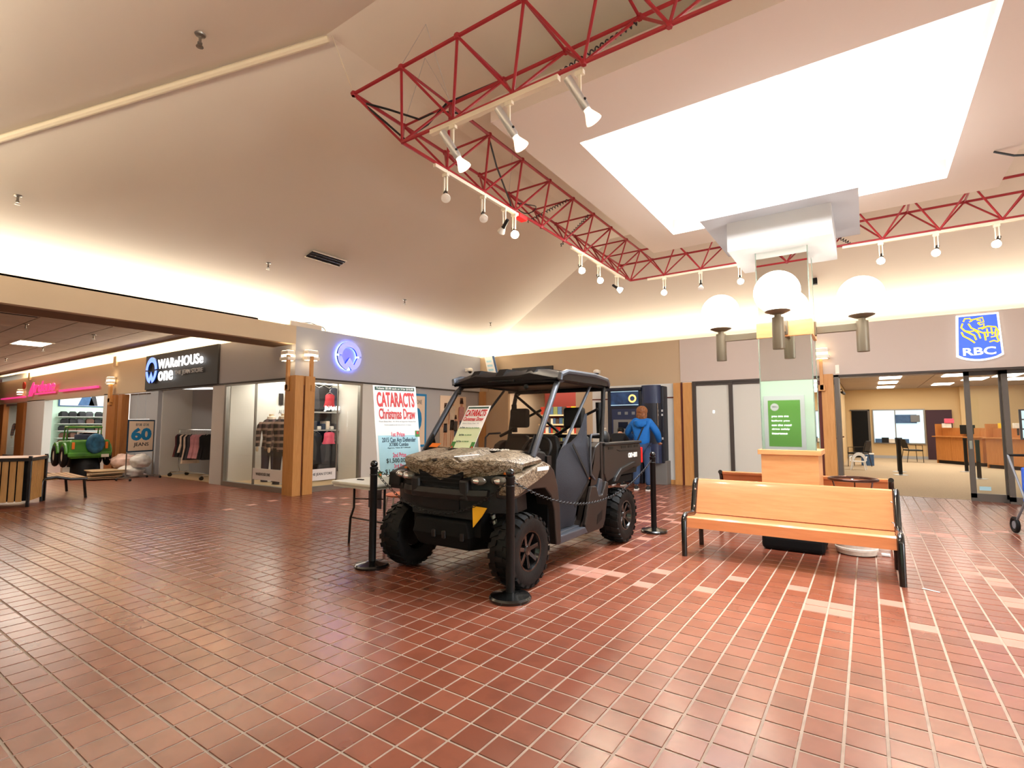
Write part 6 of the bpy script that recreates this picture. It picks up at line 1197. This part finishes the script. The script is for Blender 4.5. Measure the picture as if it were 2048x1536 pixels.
# ============================================================ LEFT PLANTER AND BENCH
t = thing('slatted_bin', 'wooden slatted litter bin with black steel frame at left edge', 'bin', (-12.4, 2.5, 0), math.radians(-28))
W2 = .42
part('liner', G().box(-.36, .36, -.36, .36, .1, .8), 'matte_black', t); part('top_board', G().box(-.42, .42, -.42, .42, .80, .835), 'pedestal_wood', t, bev=.006)
g = G()
for sx in (-1, 1):
    for sy in (-1, 1): part('corner_post', G().box(*sorted((sx*.385, sx*.43)), *sorted((sy*.385, sy*.43)), 0, .86), 'gloss_black', t, bev=.004)
    part('top_rail', G().box(*sorted((sx*.39, sx*.435)), -.43, .43, .775, .83), 'gloss_black', t); part('top_rail', G().box(-.43, .43, *sorted((sx*.39, sx*.435)), .775, .83), 'gloss_black', t)
for k in range(7):
    a = -.345+.098*k
    for s in (-1, 1): part('slat', G().box(a, a+.078, *sorted((s*.375, s*.40)), .09, .775), 'slat_wood', t, bev=.004); part('slat', G().box(*sorted((s*.375, s*.40)), a, a+.078, .09, .775), 'slat_wood', t, bev=.004)
for x in (-.2, .1): part('foot', G().box(x, x+.06, -.38, -.32, 0, .1), 'gloss_black', t)
t = thing('bench', 'low slatted bench with black bent end frame beyond the slatted bin', 'bench', (-13.2, 3.35, 0), math.radians(-4))
for x in (-.75, .72):
    part('end_frame', G().tube([(x, -.30, .0), (x, -.30, .36), (x, -.26, .41), (x, -.1, .42), (x, .1, .37), (x, .35, .36)], .026, 10), 'gloss_black', t, sm=True); part('rear_leg', G().tube([(x, .3, .37), (x, .34, 0)], .024, 8), 'gloss_black', t, sm=True)
for k in range(6): part('slat', G().box(-.78, .70, -.26+.1*k, -.175+.1*k, .37, .40), 'slat_wood', t, bev=.005)
t = thing('bench', 'black bent bench frame cut by the left picture edge', 'bench', (-13.15, 1.7, 0), 0)
part('end_frame', G().tube([(.42, .35, .80), (.40, .28, .60), (.38, .15, .42), (.38, -.1, .40), (.38, -.12, 0)], .026, 10), 'gloss_black', t, sm=True)
for k in range(3): part('slat', G().box(-.8, .40, -.08+.1*k, 0+.1*k, .40, .43), 'slat_wood', t, bev=.005)
# ============================================================ ACCESSORY SHOP
for r_ in range(6):
    t = thing('shoe_rack', ['lowest', 'second', 'third', 'fourth', 'fifth', 'topmost'][r_]+' white wall shelf of dark bags in the pink sign shop', 'shelf', (-28.2, 8.9, .25+.32*r_), wc=True)
    part('board', G().box(-28.4, -28.0, 7.1, 11.2, .22+.30*r_, .24+.30*r_), 'shop_white', t)
    for k in range(13):
        y = 7.3+.30*k+R.uniform(-.05, .05)
        if r_ > 2 and k < 0: continue
        b = tag(part('handbag', G().loft([[(-.14, -.13, 0), (.1, -.13, 0), (.1, .13, 0), (-.14, .13, 0)], [(-.12, -.14, .13), (.09, -.14, .13), (.09, .14, .13), (-.12, .14, .13)], [(-.05, -.09, .22), (.04, -.09, .22), (.04, .09, .22), (-.05, .09, .22)]]), R.choice(['g_black', 'g_black', 'g_char', 'g_black', 'g_brown']), bev=.02, loc=(-28.15, y, .24+.30*r_)), ORD[k]+' dark handbag from the left on the '+['lowest', 'second', 'third', 'fourth', 'fifth', 'topmost'][r_]+' shop wall shelf', 'bag', 'dark bags on the wall shelves')
        b.rotation_euler.z = R.uniform(-.4, .4)
t = thing('wall_picture', 'wide framed fashion photo high on the pink sign shop wall', 'picture', (-28.38, 8.7, 2.5), wc=True)
part('frame', G().box(-28.4, -28.36, 7.15, 9.3, 2.18, 2.78), 'b_blue', t); part('photo', G().box(-28.36, -28.355, 7.2, 9.25, 2.22, 2.75), 'paper_white', t)
for y, w_, m_ in ((8.1, .3, 'b_blue'), (8.35, .16, 'g_char'), (9.02, .3, 'g_denim')): part('printed_figure', G().prism([(y-w_, 2.23), (y+w_, 2.23), (y+w_*.6, 2.55), (y+w_*.3, 2.72), (y-w_*.3, 2.72), (y-w_*.6, 2.55)], 'x', -28.355, -28.352), m_, t)
tag(part('small_picture', G().box(-28.4, -28.37, 10.2, 10.5, 2.15, 2.4), 'g_red'), 'small red square sign on the pink sign shop wall', 'sign'); tag(part('grey_column', G().box(-25.6, -24.2, 10.0, 10.3, 0, 1.75), 'kraft'), 'plain beige display panel behind the green jeep', 'panel')
t = thing('display_frame', 'white shelf frame with dark goods left of the green jeep', 'shelf', (-23.0, 7.2, 0), wc=True)
for x in (-24.6, -22.4): part('upright', G().box(x, x+.06, 6.8, 6.86, 0, 1.12), 'shop_white', t)
for zz in (.15, .5, .85, 1.1): part('shelf', G().box(-24.6, -22.34, 6.8, 7.2, zz, zz+.03), 'shop_white', t)
for k in range(12): tag(part('handbag', G().ell((0, 0, .11), .15, .12, .12, 10, 7), R.choice(['g_black', 'g_char', 'g_black']), sm=True, loc=(-24.35+.5*(k % 4), 7.0, [.18, .53, .88][k//4])), ORD[k % 4]+' dark bag on the '+['lowest', 'middle', 'top'][k//4]+' level of the white frame by the jeep', 'bag', 'dark bags on the shelf frame')
# ============================================================ BOOK SHOP
for r_ in range(5):
    t = thing('book_shelf', ['lowest', 'second', 'third', 'fourth', 'topmost'][r_]+' cream shelf in the shop seen through the vehicle', 'shelf', (-7.5, 14.7, .5+.3*r_), wc=True)
    zz = .52+.30*r_; part('board', G().box(-8.9, -6.2, 14.5, 14.9, zz-.03, zz), 'shelf_cream', t); part('edge', G().box(-8.9, -6.2, 14.48, 14.5, zz-.05, zz), 'shelf_cream', t)
    x = -8.85; k = 0
    while x < -6.35:
        w_ = R.uniform(.07, .13); big = r_ == 4
        if big: w_ = .16
        m_ = R.choice(['b_red', 'b_white', 'b_dark', 'b_blue', 'b_green', 'b_red', 'b_dark', 'b_white'])
        if big and 7 <= k <= 8: m_ = 'b_yellow'
        tag(part('boxed_item' if big else 'paperback', G().box(0, w_-.012, 0, .16, 0, .25 if big else R.uniform(.16, .22)), m_, loc=(x, 14.54, zz)), {'b_yellow': 'yellow box', 'b_red': 'red item', 'b_white': 'pale item', 'b_dark': 'brown item', 'b_blue': 'blue item', 'b_green': 'olive item'}[m_]+', '+ORD[k]+' from the left on the '+['lowest', 'second', 'third', 'fourth', 'topmost'][r_]+' shelf behind the vehicle', 'box' if big else 'book', 'goods on the shop shelves behind the vehicle')
        x += w_; k += 1
tag(part('shelf_bulb', G().ell((-7.0, 14.2, 2.0), .04, .04, .04, 10, 8), 'downlight', sm=True), 'small round lamp above the yellow boxes', 'lamp')
# ============================================================ BANK INTERIOR
def counter(label, x0, x1, y0, y1, rz):
    t = thing('teller_counter', label, 'counter', (x0, y0, 0), rz); w_ = x1-x0
    part('front', G().box(0, w_, 0, .5, .12, .95), 'counter_wood', t); part('kick', G().box(.02, w_-.02, .04, .48, 0, .12), 'black', t); part('ledge', G().box(-.04, w_+.04, -.14, .25, .95, .985), 'counter_wood', t, bev=.005); part('screen_panel', G().box(0, w_, .25, .30, .985, 1.28), 'counter_wood', t); part('side_panel', G().box(-.03, .0, -.0, .6, 0, 1.42), 'counter_wood', t)
    for k in range(1, 3): part('joint', G().box(w_*k/3-.004, w_*k/3+.004, -.004, .0, .12, .95), 'post_wood_dark', t)
    return t
counter('wood teller counter nearest the bank chair', 2.05, 3.75, 24.4, 25, -1.05+.16); counter('wood teller counter behind the narrow door pane', 3.15, 5.0, 22.5, 23, -.85)
def screen(x, y, z, rz, label, m_='black'):
    t = thing('computer_screen', label, 'computer', (x, y, z), rz); part('panel', G().box(-.22, .22, -.02, .02, .08, .40), m_, t, bev=.01); part('display', G().box(-.2, .2, .021, .024, .1, .38), 'screen_dark', t); part('neck', G().box(-.03, .03, -.02, .02, 0, .1), 'black', t); part('foot', G().box(-.12, .12, -.08, .08, 0, .015), 'black', t)
screen(2.85, 23.75, .985, -.6, 'black computer on the left bank counter'); screen(4.0, 22.0, .985, -.6, 'black computer on the bank counter behind the glass door')
for (x, y, z, m_, lb) in ((2.35, 24.25, 1.28, 'b_white', 'white paper box on the left bank counter'), (2.42, 24.2, 1.45, 'g_rose', 'pink tissue box on top of the left bank counter'), (3.55, 22.3, 1.28, 'b_yellow', 'yellow flower pot on the bank counter behind glass'), (3.85, 22.05, 1.28, 'b_white', 'white card stand on the bank counter behind glass')):
    tag(part('counter_box', G().box(-.13, .13, -.08, .08, 0, .16), m_, loc=(x, y, z), bev=.01), lb, 'box')
def office_chair(x, y, rz, label):
    t = thing('visitor_chair', label, 'chair', (x, y, 0), rz); part('seat', G().box(-.24, .24, -.24, .22, .42, .47), 'black', t, bev=.02); part('backrest', G().loft([[(-.22, .22, .52), (.22, .22, .52), (.22, .26, .52), (-.22, .26, .52)], [(-.24, .27, .72), (.24, .27, .72), (.24, .31, .72), (-.24, .31, .72)], [(-.18, .29, .86), (.18, .29, .86), (.18, .33, .86), (-.18, .33, .86)]]), 'seat_black', t, bev=.015)
    for sx in (-1, 1):
        part('leg', G().tube([(sx*.25, -.22, 0), (sx*.25, -.2, .64), (sx*.25, .2, .66)], .012, 6), 'gloss_black', t, sm=True); part('leg', G().tube([(sx*.24, .30, 0), (sx*.23, .22, .45), (sx*.2, .29, .8)], .012, 6), 'gloss_black', t, sm=True)
office_chair(1.35, 24.4, 1.9, 'black visitor chair under the bank window by the counter'); office_chair(-.3, 20.9, -1.9, 'black visitor chair beside the dark bank doorway')
t = thing('child_chair', 'small white plastic armchair just inside the bank', 'chair', (-.28, 19.4, 0), -.1)
part('seat', G().box(-.17, .17, -.16, .16, .24, .27), 'paper_white', t, bev=.01); part('backrest', G().loft([[(.20*math.cos(a), .16+.02*e, .27+.26*math.sin(a)) for a in [k*PI/10 for k in range(11)]]+[(.13*math.cos(a), .16+.02*e, .27+.16*math.sin(a)) for a in [PI-k*PI/10 for k in range(11)]] for e in (0, 1)]), 'paper_white', t)
for sx in (-1, 1):
    part('armrest', G().tube([(sx*.2, .16, .40), (sx*.21, -.08, .38), (sx*.19, -.16, .26)], .018, 6), 'paper_white', t, sm=True)
    for sy in (-1, 1): part('leg', G().tube([(sx*.15, sy*.14, .25), (sx*.19, sy*.18, 0)], .018, 6), 'paper_white', t, sm=True)
for x, y, lb in ((.72, 19.2, 'black queue post, rear of the pair at the bank entrance'), (.70, 18.0, 'black queue post, front of the pair at the bank entrance'), (2.36, 20.3, 'black queue post left of the narrow door pane'), (2.32, 17.9, 'black queue post seen through the narrow door pane')):
    t = thing('queue_post', lb, 'post', (x, y, 0), 0, 'black belt posts in the bank'); part('base', G().lathe([(0, 0), (.17, 0), (.17, .012), (.05, .03), (0, .03)], n=24), 'steel', t, sm=True); part('pole', G().lathe([(.045, .03), (.045, .92), (.05, .93), (.05, 1.0), (0, 1.0)], n=16), 'black', t, sm=True)
tag(part('wall_monitor', G().box(.95, 1.65, 26.48, 26.54, 1.45, 1.8), 'b_blue'), 'dark blue monitor at the bank window', 'screen'); tag(part('wall_clock_picture', G().box(1.45, 1.75, 26.44, 26.47, 1.5, 1.78), 'grey_print'), 'small grey picture right of the bank monitor', 'picture')
for k in range(5): tag(part('office_item', G().box(-.12, .12, -.05, .05, 0, .16+.05*(k % 2)), ['b_blue', 'black', 'b_white', 'black', 'b_blue'][k], loc=(.36+.22*k, 26.48, .65)), ['blue folder at the left end of the bank window sill', 'dark item second on the bank window sill', 'pale item in the middle of the bank window sill', 'dark item fourth on the bank window sill', 'blue folder at the right end of the bank window sill'][k], 'folder', 'items on the bank window sill')
t = thing('blue_crate', 'blue box on the floor by the dark bank doorway', 'box', (-.05, 21.6, 0)); part('body', G().box(-.18, .18, -.15, .15, 0, .38), 'b_blue', t, bev=.01); part('lid', G().box(-.19, .19, -.16, .16, .38, .42), 'paper_white', t, bev=.01)
t = thing('coat_stand', 'slim brown stand against the left bank wall', 'stand', (-.62, 16.2, 0)); part('base', G().lathe([(0, 0), (.12, 0), (.1, .03), (0, .03)], n=16), 'maroon', t, sm=True); part('pole', G().lathe([(.03, .03), (.03, 1.05), (0, 1.05)], n=10), 'maroon', t, sm=True); part('hook', G().bar((-.08, 0, 1.03), (.1, 0, 1.08), .03, .03), 'maroon', t)
t = thing('poster_screen', 'pale information screen behind the second glass door', 'screen', (3.2, 16.5, .8), wc=True); part('panel', G().box(2.9, 3.6, 16.5, 16.55, 1.05, 1.75), 'navy_dark', t)
for k in range(3): part('display', G().box(2.94, 3.56, 16.49, 16.5, 1.09+.22*k, 1.28+.22*k), 'screen_pale', t)
part('stand', G().box(3.2, 3.3, 16.5, 16.55, 0, 1.05), 'black', t)
t = thing('round_armchair', 'tan round armchair behind the second glass door', 'chair', (3.5, 15.4, 0)); part('shell', G().lathe([(.34, .1), (.38, .2), (.40, .72), (.36, .75), (.32, .72), (.3, .45), (0, .44)], n=24), 'kraft', t, sm=True); part('base', G().lathe([(0, 0), (.3, 0), (.3, .1), (0, .1)], n=20), 'black', t)
# stroller at the right edge
t = thing('stroller', 'blue and grey stroller cut by the right picture edge', 'stroller', (1.80, 8.95, 0), .2)
part('seat', G().loft([[(-.2, -.2, .42), (.2, -.2, .42), (.2, .15, .38), (-.2, .15, .38)], [(-.2, -.22, .46), (.2, -.22, .46), (.2, .15, .44), (-.2, .15, .44)]]), 'stroller_blue', t, bev=.02); part('backrest', G().box(-.2, .2, .13, .18, .42, .86), 'stroller_blue', t, bev=.02)
part('basket', G().box(-.2, .2, -.18, .2, .14, .26), 'stroller_grey', t, bev=.02)
for sx in (-1, 1):
    part('frame_tube', G().tube([(sx*.22, -.34, .12), (sx*.22, .05, .45), (sx*.22, .42, 1.0)], .013, 8), 'stroller_grey', t, sm=True); part('frame_tube', G().tube([(sx*.22, .36, .12), (sx*.22, .0, .5)], .013, 8), 'stroller_grey', t, sm=True)
    for y in (-.34, .36):
        w_ = part('wheel', G().tube([(sx*.22, y+.085*math.cos(a*PI/10), .11+.085*math.sin(a*PI/10)) for a in range(20)], .022, 8, True), 'tyre', t, sm=True); part('hub', G().lathe([(0, -.015), (.05, -.015), (.05, .015), (0, .015)], (sx*.22, y, .11), 'x', 12), 'stroller_grey', w_, sm=True)
part('handle', G().tube([(-.22, .42, 1.0), (.22, .42, 1.0)], .016, 8), 'black', t, sm=True)

# ============================================================ OFFICE BEHIND THE CAMERA, SEEN IN THE COLUMN'S MIRROR
t = thing('wall_poster', 'green insurance poster in silver frame mirrored in the column face', 'poster', (-1.72, -2.2, .6), wc=True)
part('frame', G().box(-2.28, -1.32, -2.2, -2.16, .70, 2.16), 'poster_frame', t); part('sheet', G().box(-2.18, -1.42, -2.16, -2.155, .82, 2.04), 'green_poster', t)
part('speech_bubble', G().lathe([(0, 0), (.10, 0), (.10, .004), (0, .004)], (-2.02, -2.155, 1.86), 'y', 20), 'poster_frame', t)
text('you', (-2.075, -2.148, 1.835) , X, Z, .11, .05, 'leaf_green', t)
for k, (s_, w_) in enumerate((('you see me', .40), ('before you', .42), ('see the road', .46), ('drive safely', .42), ('insurance', .36))): text(s_, (-2.1, -2.150, 1.58-.11*k), X, Z, w_, .05, 'letter_white', t)
for x, rz, lb in ((-2.7, 0, 'dark office chair mirrored left of the green poster'), (-1.0, .4, 'dark office chair mirrored below the green poster')): office_chair(x, -1.6, PI+rz, lb)

t = thing('junction_box', 'pale box with a cable on top of the corner fascia', 'box', (WX-.1, 6.4, 3.42), wc=True)
part('body', G().box(WX-.24, WX-.02, 6.0, 6.75, 3.42, 3.53), 'soffit_paint', t, bev=.02); part('cable', G().tube([(WX-.1, 6.3, 3.53), (WX-.08, 6.5, 3.56), (WX-.05, 6.8, 3.5), (WX-.03, 6.85, 3.43)], .01, 6), 'graphite', t, sm=True)
flush_text()
for o in bpy.data.objects:
    if 'wc' in o: del o['wc']
